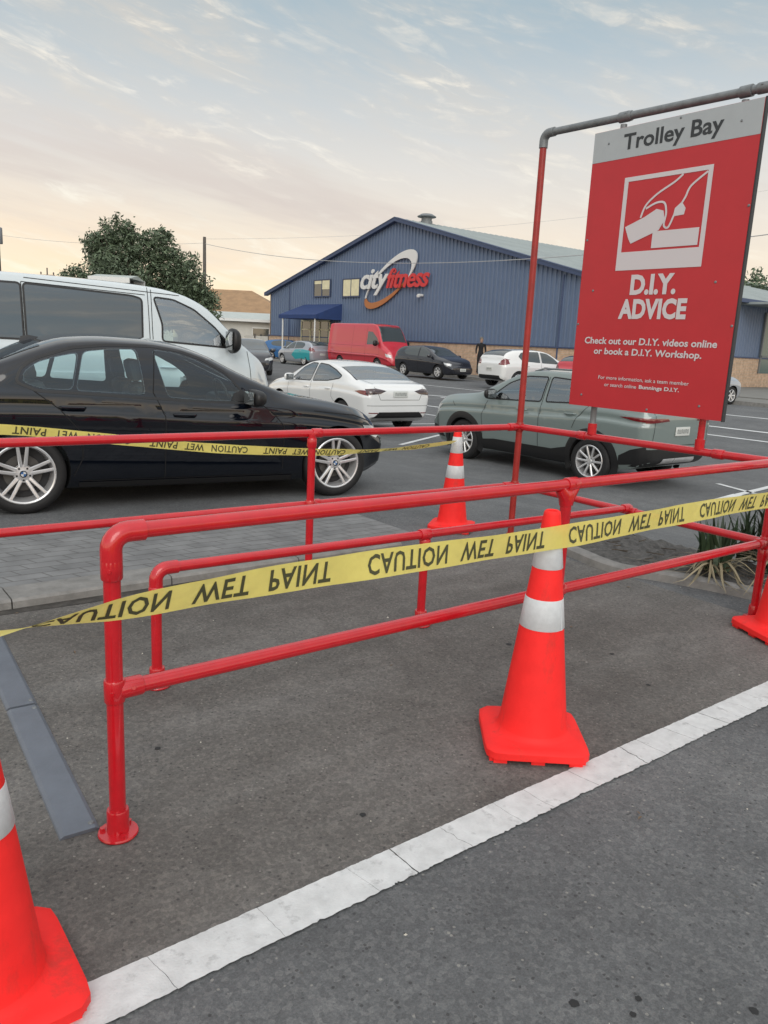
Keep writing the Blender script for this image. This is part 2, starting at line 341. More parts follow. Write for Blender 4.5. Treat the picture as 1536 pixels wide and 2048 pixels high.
M_['steel'] = mat('ramp_steel', (.165, .185, .22), .42, metal=.35, noise=.14, nscale=5, bump=.1)
M_['house'] = mat('house_white', (.55, .54, .50), .8, noise=.1, nscale=1)
M_['roofbrown'] = mat('roof_brown', (.34, .215, .12), .8, noise=.2, nscale=1.5)
M_['roofgrey'] = mat('roof_pale', (.48, .52, .50), .6, noise=.1, nscale=2)
def leafmat(name, c):
    m = bpy.data.materials.new(name); m.use_nodes = True; nt = m.node_tree; N = nt.nodes; L = nt.links; b = N['Principled BSDF']
    oi = N.new('ShaderNodeNewGeometry'); rp = N.new('ShaderNodeValToRGB'); L.new(oi.outputs['Random Per Island'], rp.inputs[0])
    e = rp.color_ramp.elements; e[0].color = (*[x*.55 for x in c], 1); e[1].color = (*[x*1.6 for x in c], 1)
    L.new(rp.outputs[0], b.inputs['Base Color']); b.inputs['Roughness'].default_value = .55
    return m
M_['leaf'] = leafmat('tree_leaves', (.095, .130, .078))
M_['leaf2'] = leafmat('plant_leaves', (.030, .055, .026))
M_['dry'] = leafmat('dry_leaves', (.25, .21, .13))

# ------------------------------------------------------------------ setting
def sm(x): x = min(1, max(0, x)); return x*x*(3-2*x)
def terr(a, b=0): return -.36*sm((a-5.2)/3.3) + .36*sm((a-12.5)/7.5)
def sheet(name, xs, ys, zf, mt, dz=0, uv=None, keep=None):
    vs = [(x, y, zf(x, y)+dz) for y in ys for x in xs]; n = len(xs); fs = []
    for j in range(len(ys)-1):
        for i in range(n-1):
            if keep and not keep((xs[i]+xs[i+1])/2, (ys[j]+ys[j+1])/2): continue
            fs.append((j*n+i, j*n+i+1, (j+1)*n+i+1, (j+1)*n+i))
    me = bpy.data.meshes.new(name); me.from_pydata(vs, [], fs); me.materials.append(mt); me.shade_smooth()
    if uv:
        l = me.uv_layers.new(); idx = np.empty(len(me.loops), np.int32); me.loops.foreach_get('vertex_index', idx)
        a = np.array([uv(*v) for v in vs])[idx]; l.data.foreach_set('uv', a.ravel())
    return tag(link(name, me), kind='structure')
xs = [-800, -200, -60, -20, -8, -3, 0, 2, 3.5, 4.6, 5.2] + list(np.arange(5.6, 20.6, .4)) + [22, 25, 30, 40, 60, 100, 200, 800]
ys = [-800, -200, -60, -20, -8, -3, 0, 3, 6, 9, 12, 16, 20, 30, 40, 60, 100, 200, 800]
sheet('ground', xs, ys, terr, M_['road'])
# older, browner asphalt inside the trolley bay
sheet('trolley_bay_asphalt', [-7, -4, -2, 0, 1, 2, 3, 4, 4.55], [1.53, 2, 2.5, 3, 3.5, 4, 4.36], lambda x, y: 0, M_['bay'], .004)
# footpath of pavers behind the bay, with a low kerb
sheet('paver_footpath', [-9, -6, -3, 0, 2, 3, 3.9], [4.60, 5, 5.4, 5.8], lambda x, y: .045, M_['paver'], 0, uv=lambda x, y, z: (x+.35*y, y))
kb = MB()
prof = [(4.36, -.02), (4.36, .045), (4.375, .058), (4.60, .06), (4.60, -.02)]
xk = [-9+i*.9 for i in range(15)]
for i in range(14):
    x0, x1 = xk[i], xk[i+1]-.008
    kb.add([(x0, y, z) for y, z in prof] + [(x1, y, z) for y, z in prof], [(0, 1, 6, 5), (1, 2, 7, 6), (2, 3, 8, 7), (3, 4, 9, 8), (4, 3, 2, 1, 0), (5, 6, 7, 8, 9)])
tag(kb.build('kerb', M_['conc']), kind='structure')
gt = MB(); rnd = random.Random(21); n = 90; vs = []  # dark strip: gutter dirt plus painted shade of the kerb face
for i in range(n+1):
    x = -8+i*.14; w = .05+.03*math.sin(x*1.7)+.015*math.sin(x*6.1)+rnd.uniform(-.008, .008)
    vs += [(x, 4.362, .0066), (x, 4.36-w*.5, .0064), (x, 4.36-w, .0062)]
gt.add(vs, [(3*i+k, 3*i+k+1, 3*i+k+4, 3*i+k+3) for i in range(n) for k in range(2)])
tag(gt.build('gutter_dirt_shade', mat('gutter_grime_shade', (.055, .05, .045), .95, noise=.5, nscale=14, bump=.4), smooth=None), kind='structure')
# curved kerb and planting bed beside the sign
isl = [(4.72, 4.05), (4.62, 3.62), (4.55, 3.36), (4.54, 3.12), (4.66, 2.92), (4.78, 2.62), (4.86, 2.34), (4.95, 1.9), (5.1, 1.2), (5.3, .4)]
def catmull(P, k=6):
    P = [np.array(p, float) for p in P]; out = []
    for i in range(len(P)-1):
        p0, p1, p2, p3 = P[max(i-1, 0)], P[i], P[i+1], P[min(i+2, len(P)-1)]
        for j in range(k):
            t = j/k; out.append(.5*((2*p1)+(-p0+p2)*t+(2*p0-5*p1+4*p2-p3)*t*t+(-p0+3*p1-3*p2+p3)*t**3))
    out.append(P[-1]); return out
ic = catmull(isl, 5); kb = MB()
def off(i, d):
    a = ic[max(i-1, 0)]; b = ic[min(i+1, len(ic)-1)]; t = (b-a)/np.linalg.norm(b-a); return ic[i] + d*np.array([-t[1], t[0]])
pr = [(0, -.03), (.012, .05), (.03, .062), (.11, .062), (.12, -.03)]
vs = []
for i in range(len(ic)):
    for d, z in pr: q = off(i, d); vs.append((q[0], q[1], z))
fs = [(i*5+k, i*5+k+1, (i+1)*5+k+1, (i+1)*5+k) for i in range(len(ic)-1) for k in range(4)]
tag(kb.add(vs, fs).build('island_kerb', M_['conc']), kind='structure')
bed = MB(); vs = []
nb = 9
for i in range(len(ic)):
    q0 = off(i, .10)
    for k in range(nb):
        t = k/(nb-1); x = q0[0]*(1-t) + (5.9+.05*math.sin(i))*t; y = q0[1]
        vs.append((x, y, .035 + .05*math.sin(t*3.1)*(1+.5*math.sin(i*1.7+k)) - .30*max(0, t-.6)))
bed.add(vs, [(i*nb+k, i*nb+k+1, (i+1)*nb+k+1, (i+1)*nb+k) for i in range(len(ic)-1) for k in range(nb-1)])
tag(bed.build('garden_bed', M_['soil']), kind='structure')
# white edge line of the bay with cracks across it
def edge_line():
    mb = MB(); rnd = random.Random(3); x = -.5; y0, y1 = 1.478, 1.612
    def wob(x, s): return .0008*math.sin(x*9+s)+.0006*math.sin(x*57+2*s)+.0006*math.sin(x*133+s*3)+rnd.uniform(-.0009, .0009)
    def crack(xc):   # a slightly ragged, slanting line across the paint
        sl = rnd.uniform(-.01, .035); am = rnd.choice([.0012, .002, .006]); o = 0; p = []
        for i in range(13):
            o += rnd.uniform(-am, am); p.append(xc+sl*(i/12-.5)*-1+o)
        return p
    prev = crack(x); cols = {}
    while x < 7:
        w = rnd.choice([.11, .15, .20, .24, .30]); xn = x+w; nx = crack(xn); g = rnd.choice([.0008, .001, .0012, .0016, .004]); vs = []; m = 26
        for j in range(13):
            t = j/12
            for i in range(m+1):
                s = i/m; xx = prev[j]+(nx[j]-g*rnd.uniform(.6, 1.3)*(i == m)-prev[j])*s; yy = y0+(y1-y0)*t
                if j == 0: yy += wob(xx, 1.0)*1.7 + (.006 if rnd.random() < .05 else 0)
                if j == 12: yy += wob(xx, 4.0)
                vs.append((xx, yy, .0064))
        mb.add(vs, [(j*(m+1)+i, j*(m+1)+i+1, (j+1)*(m+1)+i+1, (j+1)*(m+1)+i) for j in range(12) for i in range(m)])
        prev = nx; x = xn
    tag(mb.build('bay_edge_marking', M_['white'], smooth=None), kind='structure')
edge_line()
def stripe(mb, p0, p1, w, dz=.006):
    p0, p1 = Vector((*p0, 0)), Vector((*p1, 0)); d = (p1-p0); n = max(2, int(d.length/.4)); t = Vector((-d.y, d.x, 0)).normalized()*w/2
    vs = []
    for i in range(n+1):
        q = p0+d*i/n
        for sgn in (-1, 1): r = q+t*sgn; vs.append((r.x, r.y, terr(r.x)+dz))
    mb.add(vs, [(2*i, 2*i+1, 2*i+3, 2*i+2) for i in range(n)])
rm = MB()
for p0, p1, w in (((9.3, 11.5), (11.3, 12.6), .10), ((8.6, 15.2), (13.0, 14.4), .1), ((17.2, 20.5), (17.5, 19.3), .1), ((15.3, 19.5), (15.6, 12.5), .10),
                  ((17.9, 10.8), (18.1, 2), .14), ((16.65, 9.9), (16.75, 1.5), .10), ((20.2, 26), (20.6, 12), .12), ((21.4, 12.4), (21.9, 4), .22),
                  ((9.38, 5.37), (10.75, 5.57), .13), ((11.39, 6.25), (11.1, 5.5), .09), ((10.75, 5.57), (13.5, 5.9), .10), ((17.2, 19.3), (17.6, 12), .1), ((14.0, 16.5), (14.2, 12.0), .08)):
    stripe(rm, p0, p1, w)
tag(rm.build('road_markings', M_['whitefar'], smooth=None), kind='structure')
# far footpath and kerb in front of the gym
fp = MB()
for a0, a1, b0, b1 in ((27.2, 30.2, -5, 60), (31, 60, -6, 23.0)):
    fp.box(((a0+a1)/2, (b0+b1)/2, .02), (a1-a0, b1-b0, .2))
tag(fp.build('far_footpath', mat('path_grey', (.20, .195, .18), .9, noise=.15, nscale=2)), kind='structure')
fk = MB(); fk.box((27.1, 27.5, .03), (.2, 65, .22)); fk.box((45.5, 8.4, .03), (29.0, .2, .22))
tag(fk.build('far_kerb', M_['conc']), kind='structure')
# loose stones and leaf scraps
gr = MB(); rnd = random.Random(5)
for i in range(260):
    x, y = rnd.uniform(-2.2, 5.5), rnd.uniform(.2, 4.3); s = rnd.uniform(.0015, .0045)*(1.0 if rnd.random() < .93 else 1.9)
    if 1.45 < y < 1.64: continue
    z = .004 if y > 1.53 else 0
    t = rnd.uniform(0, 6.3); k = rnd.uniform(.5, 1)
    gr.m = rnd.choice([0, 0, 1, 2]); c, sn = math.cos(t), math.sin(t)
    vs = [(x+s*c, y+s*sn, z), (x-s*k*sn, y+s*k*c, z), (x-s*c, y-s*sn, z), (x+s*k*sn, y-s*k*c, z), (x, y, z+s*.8), (x+s*.3, y, z+s*.6)]
    gr.add(vs, [(0, 1, 4), (1, 2, 4), (2, 3, 4), (3, 0, 4)])
tag(gr.build('grit', [mat('grit_pale', (.50, .48, .42), .9), mat('grit_grey', (.22, .21, .2), .9), mat('grit_dark', (.05, .05, .05), .9)], smooth=None), kind='stuff')
# dry leaf scraps
lf = MB(); rnd = random.Random(31)
for x, y in ((2.14, 1.28), (2.16, 1.30), (1.0, 3.6), (.3, 3.9), (3.4, 2.6), (2.2, 2.7), (4.2, 3.2), (4.35, 2.9), (3.9, .9), (2.7, .75), (-.4, 3.95), (.9, 4.28), (1.9, 4.3), (2.9, 4.26)):
    a = rnd.uniform(0, 6.28); l, w = rnd.uniform(.012, .024), rnd.uniform(.003, .007); c, s = math.cos(a), math.sin(a); z = .006
    lf.add([(x-l*c, y-l*s, z), (x+w*s, y-w*c, z+.004), (x+l*c, y+l*s, z+.002), (x-w*s, y+w*c, z+.003)], [(0, 1, 2), (0, 2, 3)])
tag(lf.build('leaf_litter', mat('dead_leaf', (.16, .11, .07), .8), smooth=None), kind='stuff')
# dark blots of old gum and oil on the asphalt
gm = MB(); rnd = random.Random(9)
for x, y, s in ((1.36, .92, .013), (1.45, .82, .009), (1.50, .84, .009), (1.70, .66, .011), (1.38, 1.80, .012), (.99, 2.55, .012), (3.27, 2.23, .013), (2.9, 2.6, .016), (.9, 2.7, .012), (3.1, 1.9, .012)):
    n = 11; z = .0058 if y > 1.62 else .0022
    ring = [(x+s*rnd.uniform(.75, 1.15)*math.cos(2*math.pi*i/n), y+s*rnd.uniform(.75, 1.15)*math.sin(2*math.pi*i/n), z) for i in range(n)]
    gm.add(ring, [tuple(range(n))])
tag(gm.build('ground_stain', mat('gum_black', (.018, .019, .02), .7), smooth=None), kind='structure')
# ------------------------------------------------------------------ trolley bay railing
def railing():
    root = empty('trolley_bay_railing', (0.70, 2.13, 0), label='red painted pipe railing around the trolley bay with two heights of rail', cat='railing')
    ox, oy = root.location.x, root.location.y
    rr = .0245
    def part(name, mb, mt='red', par=root, sm_=40): return mb.build(name, M_[mt] if isinstance(mt, str) else mt, par, sm_)
    def L(*p): return Vector((p[0]-ox, p[1]-oy, p[2]))
    def collar(mb, p, d, r=.031, l=.07):
        d = Vector(d).normalized(); p = Vector(p)
        mb.path([p-d*l/2, p-d*(l/2-.005), p+d*(l/2-.005), p+d*l/2], [r*.93, r, r, r*.93], 16)
        q = Vector((-.45, -.75, .2)); q = (q-d*q.dot(d)).normalized(); mb.path([p+q*(r-.003), p+q*(r+.003)], .006, 8)
    def post(p, h, r=rr, mid=(), flange=True, top=True, base_z=0, mt='red'):
        mb = MB(); mb.path([L(p[0], p[1], base_z), L(p[0], p[1], h)], r, 18)
        for z in mid: collar(mb, L(p[0], p[1], z), (0, 0, 1))
        if top: collar(mb, L(p[0], p[1], h-.055), (0, 0, 1), l=.06)
        o = part('post', mb, mt)
        if flange:
            fb = MB(); c = L(p[0], p[1], base_z)
            fb.lathe([(.0, .006), (.058, .006), (.060, .011), (.058, .016), (.033, .018), (.033, .085), (.031, .09), (.02, .09)], 22, 'Z', c)
            for k in range(3):
                t = k*2.1+.5; fb.lathe([(.0, .026), (.009, .026), (.009, .016)], 6, 'Z', c+Vector((.046*math.cos(t), .046*math.sin(t), 0)))
            part('base_flange', fb, mt, o)
        return o
    def rail(p, q, r=rr, mt='red', joints=()):
        mb = MB(); p, q = L(*p), L(*q); mb.path([p, q], r, 18)
        for j in joints: collar(mb, p+(q-p)*j, q-p)
        return part('rail', mb, mt)
    def elbow(p, d1, d2, mt='red', r=.031):
        """pipe elbow: arrives along -d1, leaves along d2"""
        mb = MB(); p = L(*p); d1, d2 = Vector(d1), Vector(d2); R0 = .05; pts = []
        pts.append(p - d1*(R0+.045)); 
        for k in range(7):
            t = k/6*math.pi/2; pts.append(p - d1*R0*(1-math.sin(t)) + d2*R0*(1-math.cos(t)))
        pts.append(p + d2*(R0+.045))
        mb.path(pts, [r]*len(pts), 18); return part('elbow', mb, mt)
    ZA, ZM = .948, .475
    yA, yB, yC, xD = 2.13, 3.06, 4.12, 4.50
    # front rail
    elbow((.70, yA, ZA), (0, 0, 1), (1, 0, 0))
    post((.70, yA), ZA-.05, mid=(ZM,))
    rail((.75, yA, ZA), (xD, yA, ZA), joints=(.515,))
    rail((.70, yA, ZM), (xD, yA, ZM), joints=(.012, .515, .985))
    post((2.66, yA), ZA, mid=(ZM,)); post((xD, yA), ZA+.0, mid=(ZM, .40))
    tb = MB(); 
    for sx in (-1, 1):   # flared tee under the rail
        tb.path([L(2.66, yA, ZA-.085), L(2.66+sx*.012, yA, ZA-.05), L(2.66+sx*.05, yA, ZA-.012)], [.03, .03, .024], 12)
    part('tee_joint', tb)
    # low inner rail
    elbow((1.19, yB, .53), (0, 0, 1), (1, 0, 0), r=.029)
    post((1.19, yB), .48, r=.023); rail((1.24, yB, .53), (xD, yB, .50), r=.023, joints=(.44, .985))
    post((2.68, yB), .515, r=.023)
    # back rail
    rail((-4.2, yC+.14, .935), (xD, yC, .93), joints=(.10, .79, .99)); rail((-4.2, yC+.14, .48), (xD, yC, .475), joints=(.1, .79, .99))
    post((2.62, yC), .93, mid=(.475,)); post((-3.3, yC+.12), .93, mid=(.475,)); post((-.75, yC+.05), .93, mid=(.475,)) if False else None
    # end rail that carries the sign
    rail((xD, yA, ZA), (xD, yC, .93), joints=(.18, .70)); rail((xD, yA, ZM), (xD, yC, .475), joints=(.46,))
    # tall sign posts and the bare steel pipe on top
    post((xD, yC), 2.96, mid=(.93, .475), top=False, mt='redold')
    elbow((xD, yC, 3.02), (0, 0, 1), (0, -1, 0), mt='galv')
    rail((xD, yC-.06, 3.02), (xD, 1.92, 2.985), r=.0245, mt='galv', joints=(.30, .72))
    post((xD, 1.92), 2.98, mid=(.93,), top=False, mt='redold')
    return root
railing()

# ------------------------------------------------------------------ text helper
def text_geo(body, bold=0.0, shear=0.0, spacing=1.0, res=3):
    cu = bpy.data.curves.new('t', 'FONT'); cu.body = body; cu.size = 1; cu.offset = bold; cu.shear = shear; cu.space_character = spacing; cu.resolution_u = res; cu.fill_mode = 'FRONT'
    o = bpy.data.objects.new('t', cu); col.objects.link(o); dg = bpy.context.evaluated_depsgraph_get(); me = bpy.data.meshes.new_from_object(o.evaluated_get(dg))
    v = np.array([x.co[:2] for x in me.vertices]); f = [tuple(p.vertices) for p in me.polygons]
    bpy.data.objects.remove(o); bpy.data.curves.remove(cu); bpy.data.meshes.remove(me)
    return v, f
def text_fit(body, u0, u1, v0, v1, **k):
    v, f = text_geo(body, **k); lo, hi = v.min(0), v.max(0); w = (v-lo)/(hi-lo)
    return np.stack([u0+w[:, 0]*(u1-u0), v0+w[:, 1]*(v1-v0)], 1), f
# ------------------------------------------------------------------ sign
def sign():
    Y0, X = 3.6, 4.42       # left edge seen from the bay; front face faces -x
    root = empty('trolley_bay_sign', (X, 3.03, 1.15), label='tall red and grey "Trolley Bay" board hung under the overhead pipe above the railing', cat='sign')
    root.rotation_euler = (0, 0, 0)
    def S(t, z, d=0): return Vector((-d, Y0-t-3.03, z-1.15))
    pb = MB(); pb.prism([(0, 1.15), (1.14, 1.15), (1.14, 2.92), (0, 2.92)], -.028, 0, lambda u, v, h: S(u, v, h)); pb.build('panel', M_['signred'], root, None)
    hb = MB(); hb.prism([(0.0005, 2.733), (1.1395, 2.733), (1.1395, 2.919), (0.0005, 2.919)], 0, .0015, lambda u, v, h: S(u, v, h)); hb.build('header', M_['signgrey'], root, None)
    for u0, u1, v0, v1 in ((-.003, 0, 1.149, 2.921), (1.14, 1.149, 1.145, 2.925)):
        ed = MB(); ed.prism([(u0, v0), (u1, v0), (u1, v1), (u0, v1)], -.033, -.003, lambda u, v, h: S(u, v, h))
        ed.build('edge_frame', M_['signdark'], root, None)
    def txt(par, mt, name, *lines):
        mb = MB()
        for i, (body, u0, u1, v0, v1, kw) in enumerate(lines):
            v, f = text_fit(body, u0, u1, v0, v1, **kw); mb.add([S(a, b, .0028+.0001*i) for a, b in v], f)
        return mb.build(name, M_[mt], par, None)
    txt(root, 'signdark', 'title_lettering', ('Trolley Bay', .235, .915, 2.752, 2.877, dict(bold=.022)))
    txt(root, 'signlight', 'lettering', ('D.I.Y.', .405, .735, 1.885, 2.012, dict(bold=.045, spacing=.98)), ('ADVICE', .335, .825, 1.735, 1.862, dict(bold=.045, spacing=1.02)),
        ('Check out our D.I.Y. videos online', .085, 1.055, 1.572, 1.617, dict(bold=.026, shear=.04)), ('or book a D.I.Y. Workshop.', .17, .965, 1.492, 1.548, dict(bold=.026, shear=.04)),
        ('For more information, ask a team member', .23, .905, 1.338, 1.366, dict(bold=.008)), ('or search online', .285, .535, 1.296, 1.32, dict(bold=.008)), ('Bunnings D.I.Y.', .555, .845, 1.29, 1.322, dict(bold=.03)))
    pg = MB()
    def poly(P, d): pg.prism(P, .0015, .0025+d, lambda u, v, h: S(u, v, h))
    for P in ([(.275, 2.042), (.885, 2.042), (.885, 2.155), (.275, 2.155)], [(.275, 2.155), (.305, 2.155), (.305, 2.612), (.275, 2.612)], [(.855, 2.155), (.885, 2.155), (.885, 2.612), (.855, 2.612)], [(.305, 2.585), (.855, 2.585), (.855, 2.612), (.305, 2.612)]): poly(P, 0)
    poly([(.525, 2.168), (.842, 2.168), (.842, 2.268), (.525, 2.268)], .0002)                       # laid block
    poly([(.315, 2.31), (.45, 2.358), (.535, 2.40), (.585, 2.385), (.60, 2.33), (.565, 2.272), (.37, 2.205), (.35, 2.235)], .0003)  # block in the hand
    poly([(.655, 2.345), (.728, 2.35), (.735, 2.385), (.705, 2.425), (.662, 2.392)], .0002)
    def curve(P, w):
        C = catmull(P, 6); 
        for i in range(len(C)-1):
            a, b = C[i], C[i+1]; t = (b-a)/(np.linalg.norm(b-a)+1e-9); n = np.array([-t[1], t[0]])*w/2; e = t*w*.3
            poly([tuple(a-n-e), tuple(b-n+e), tuple(b+n+e), tuple(a+n-e)], .0004+.00001*(i % 2))
    curve([(.69, 2.58), (.64, 2.545), (.53, 2.49), (.455, 2.43), (.425, 2.36)], .012)
    curve([(.85, 2.575), (.755, 2.51), (.725, 2.45), (.70, 2.41)], .012)
    curve([(.46, 2.41), (.53, 2.437), (.585, 2.43), (.605, 2.37), (.598, 2.30), (.63, 2.285), (.66, 2.35)], .012)
    pg.build('pictogram', M_['signlight'], root, None)
    sc = MB()
    for t, z in ((.12, 2.84), (1.02, 2.82), (.63, 2.905), (.11, 1.92), (.99, 1.95), (.012, 1.7), (1.128, 1.7), (.1, 1.225), (.99, 1.225), (.63, 1.17), (1.13, 2.36), (.02, 2.25)):
        c = S(t, z); r = .008
        sc.lathe([(.0, -.005), (r*.7, -.0045), (r, -.002), (r, .001)], 10, 'X', c)
    sc.build('screw', M_['galv'], root)
    # brackets to the pipe above and the rail below, and the frame tubes behind the board
    for y in (3.44, 2.62):
        b = MB(); z = 3.02-(4.12-y)*.016
        b.path([(.08, y-3.03, z-.0-1.15-.045), (.08, y-3.03, 2.86-1.15)], .021, 14); b.path([(.08, y-3.03-.035, z-1.15), (.08, y-3.03+.035, z-1.15)], .033, 16)
        b.box((.055, y-3.03, 2.86-1.15), (.05, .06, .05)); b.build('pipe_bracket', M_['galv'], root)
    for y, mt in ((3.44, 'galv'), (2.62, 'red')):
        b = MB(); b.path([(.08, y-3.03, .965-1.15), (.08, y-3.03, 1.20-1.15)], .021, 14); b.path([(.08, y-3.03, .955-1.15), (.08, y-3.03, 1.02-1.15)], .03, 16); b.box((.055, y-3.03, .05), (.05, .06, .06)); b.build('rail_bracket', M_[mt], root)
        if mt == 'galv':
            c = MB(); c.path([(.08, y-3.03, .953-1.15), (.08, y-3.03, 1.03-1.15)], .0315, 16); c.build('rail_socket', M_['red'], root)
sign()

# ------------------------------------------------------------------ cones
def make_cone(loc, rz, label):
    root = empty('traffic_cone', loc, rz, label=label, cat='traffic cone', group='orange traffic cones around the bay')
    b = MB(); h = .194; n = 40
    def rrect(s, r, z):
        pts = []
        for k in range(n):
            t = 2*math.pi*(k+.5)/n; c, sn = math.cos(t), math.sin(t); p = 9
            q = s/((abs(c)**p + abs(sn)**p)**(1/p)); pts.append((q*c, q*sn, z))
        return pts
    def circ(r, z): return [(r*math.cos(2*math.pi*(k+.5)/n), r*math.sin(2*math.pi*(k+.5)/n), z) for k in range(n)]
    rings = [rrect(h-.012, 0, .016), rrect(h, 0, .020), rrect(h, 0, .046), rrect(h-.006, 0, .052), rrect(h-.03, 0, .056), circ(.150, .060), circ(.140, .068), circ(.134, .082)]
    vs = sum(rings, []); fs = [(i*n+k, i*n+(k+1) % n, (i+1)*n+(k+1) % n, (i+1)*n+k) for i in range(len(rings)-1) for k in range(n)]
    fs.append(tuple(range(n-1, -1, -1))); b.add(vs, fs)
    for k in range(12):                                   # feet
        t = [-.14, -.0, .14][k % 3]; sd_ = k//3; x, y = [(t, h-.03), (h-.03, t), (t, -h+.03), (-h+.03, t)][sd_]
        b.box((x, y, .009), (.05 if sd_ % 2 == 0 else .03, .03 if sd_ % 2 == 0 else .05, .018))
    b.build('base', M_['orange'], root, 40)
    def rad(z): return .131 - (z-.082)*(.131-.030)/(.93-.082)
    c = MB(); prof = [(.134, .082), (.130, .10)] + [(rad(z), z) for z in np.linspace(.13, .915, 18)] + [(rad(.915)-.002, .925), (.024, .93), (.018, .927), (.016, .80)]
    c.lathe(prof, 40); c.build('cone_body', M_['orange'], root, 50)
    for z0, z1 in ((.485, .60), (.715, .862)):
        k = MB(); k.lathe([(rad(z0)+.0006, z0), (rad(z0)+.0022, z0+.002), (rad(z1)+.0022, z1-.002), (rad(z1)+.0006, z1)], 40)
        if z0 < .5:
            t = 4.0; k.path([(math.cos(t)*(rad(z)+.0022), math.sin(t)*(rad(z)+.0022), z) for z in (z0+.001, z1-.001)], .0022, 6)
        k.build('reflective_collar', M_['reflect'], root, 50)
    return root
cones = [((2.22, 1.835, .004), R(51), 'orange traffic cone standing on the white line, with the yellow tape across its top'),
         ((.245, 1.70, .004), R(0), 'orange traffic cone cut off by the photo edge, beside the steel strip'),
         ((4.355, 1.905, .004), R(-25), 'orange traffic cone at the corner post of the railing, with a sticker on it'),
         ((4.42, 4.72, .003), R(38), 'orange traffic cone behind the back rail, near the sage grey car')]
cs = []
for i, (loc, rz, lab) in enumerate(cones):
    if i == 0: c = make_cone(loc, rz, lab)
    else:
        c = copy_tree(cs[0]); c.location = loc; c.rotation_euler = (0, 0, rz); c['label'] = lab
    cs.append(c)
cs[3].scale = (.94, .94, .905)
cs[1].scale = (1, 1, .89)
st = MB(); t0 = R(225)-cones[2][1]
for dz, ww, hh in ((0, .05, .03),):
    st.add([Vector((math.cos(t0+s*ww/2/.125)*(.1295-z*.119+.0), math.sin(t0+s*ww/2/.125)*(.1295-z*.119), .10+z+.02)) for s, z in ((-1, 0), (1, 0), (1, hh), (-1, hh))], [(0, 1, 2, 3)])
st.build('sticker', mat('sticker_pink', (.62, .30, .42), .4), cs[2], None)

# ------------------------------------------------------------------ caution tape
def tape(name, label, pts, width, twist, text, t_start, period, flip_v, flip_u, segs=160, thick=.0006):
    """ribbon along pts; twist(s) = roll angle in radians; text repeated along it"""
    C = catmull(pts, 24); C = [Vector(p) for p in C]; d = [0]
    for i in range(1, len(C)): d.append(d[-1]+(C[i]-C[i-1]).length)
    Ltot = d[-1]
    def at(s):
        s = min(max(s, 0), Ltot-1e-6); i = int(np.searchsorted(d, s, 'right'))-1; i = min(i, len(C)-2)
        f = (s-d[i])/(d[i+1]-d[i]); return C[i].lerp(C[i+1], f), (C[i+1]-C[i]).normalized()
    def surf(s, v, h=0):
        p, t = at(s); side = Vector((0, 0, 1)); side = (side - t*side.dot(t)).normalized(); nrm = t.cross(side)
        a, wf = twist(s/Ltot); up = side*math.cos(a) + nrm*math.sin(a); nn = t.cross(up)
        rip = .0045*math.sin(s*7.3+1)*v + .003*math.sin(s*3.1) + .0015*math.sin(s*19)*v
        return p + up*v*width/2*wf + nn*(rip*wf+h)
    mb = MB(); nv = 7; vs = [surf(Ltot*i/segs, -1+2*k/(nv-1)) for i in range(segs+1) for k in range(nv)]
    mb.add(vs, [(i*nv+k, i*nv+k+1, (i+1)*nv+k+1, (i+1)*nv+k) for i in range(segs) for k in range(nv-1)])
    root = mb.build(name, M_['tape'], None, 60); tag(root, label, 'tape', 'yellow caution tapes')
    tm = MB(); s0 = t_start
    words = text.split()
    while s0 < Ltot-.1:
        u = s0; spans = [(0, .345), (.41, .58), (.645, .86)] if words[0] == 'CAUTION' else [(0, .225), (.29, .455), (.52, .85)]
        for w, (a0, a1) in zip(words, spans):
            v, f = text_fit(w, 0, 1, -1, 1, bold=.02, spacing=1.08, res=2)
            # split long faces so the lettering follows the ribbon
            bm = bmesh.new(); bv = [bm.verts.new((x*(a1-a0)*period, y*.1, 0)) for x, y in v]
            for ff in f:
                try: bm.faces.new([bv[i] for i in ff])
                except ValueError: pass
            x = .02
            while x < (a1-a0)*period:
                bmesh.ops.bisect_plane(bm, geom=bm.verts[:]+bm.edges[:]+bm.faces[:], plane_co=(x, 0, 0), plane_no=(1, 0, 0)); x += .02
            bm.verts.index_update(); W = (a1-a0)*period; pts3 = []
            for q in bm.verts:
                uu = q.co.x if not flip_u else W-q.co.x; vv = q.co.y/.1*.73*(-1 if flip_v else 1)
                pts3.append((u+a0*period+uu, vv))
            ff = [[z.index for z in fc.verts] for fc in bm.faces]; bm.free()
            if max(p[0] for p in pts3) < Ltot and min(p[0] for p in pts3) > 0:
                for h in (-.0012, .0012): tm.add([surf(a, b, h) for a, b in pts3], ff)
        s0 += period
    tm.build('lettering', M_['ink'], root, None)
tape('caution_tape', 'yellow "CAUTION WET PAINT" tape stretched across the front of the railing from cone to cone',
     [(.10, 1.70, .855), (.33, 1.745, .855), (.58, 1.75, .862), (.95, 1.755, .868), (1.40, 1.76, .862), (1.80, 1.768, .853), (2.10, 1.778, .847), (2.40, 1.783, .846), (2.75, 1.795, .848), (3.30, 1.815, .846), (3.9, 1.84, .834), (4.34, 1.865, .82)],
     .088, lambda s: (float(np.interp(s, [0, .03, .054, .075, .092, .113, .146, .175, .20, .23, .7, 1], [1.50, 1.46, 1.36, 1.16, .96, .74, .55, .36, .18, .06, 0, .25])), 1.0), 'CAUTION WET PAINT', .30, .93, True, False)
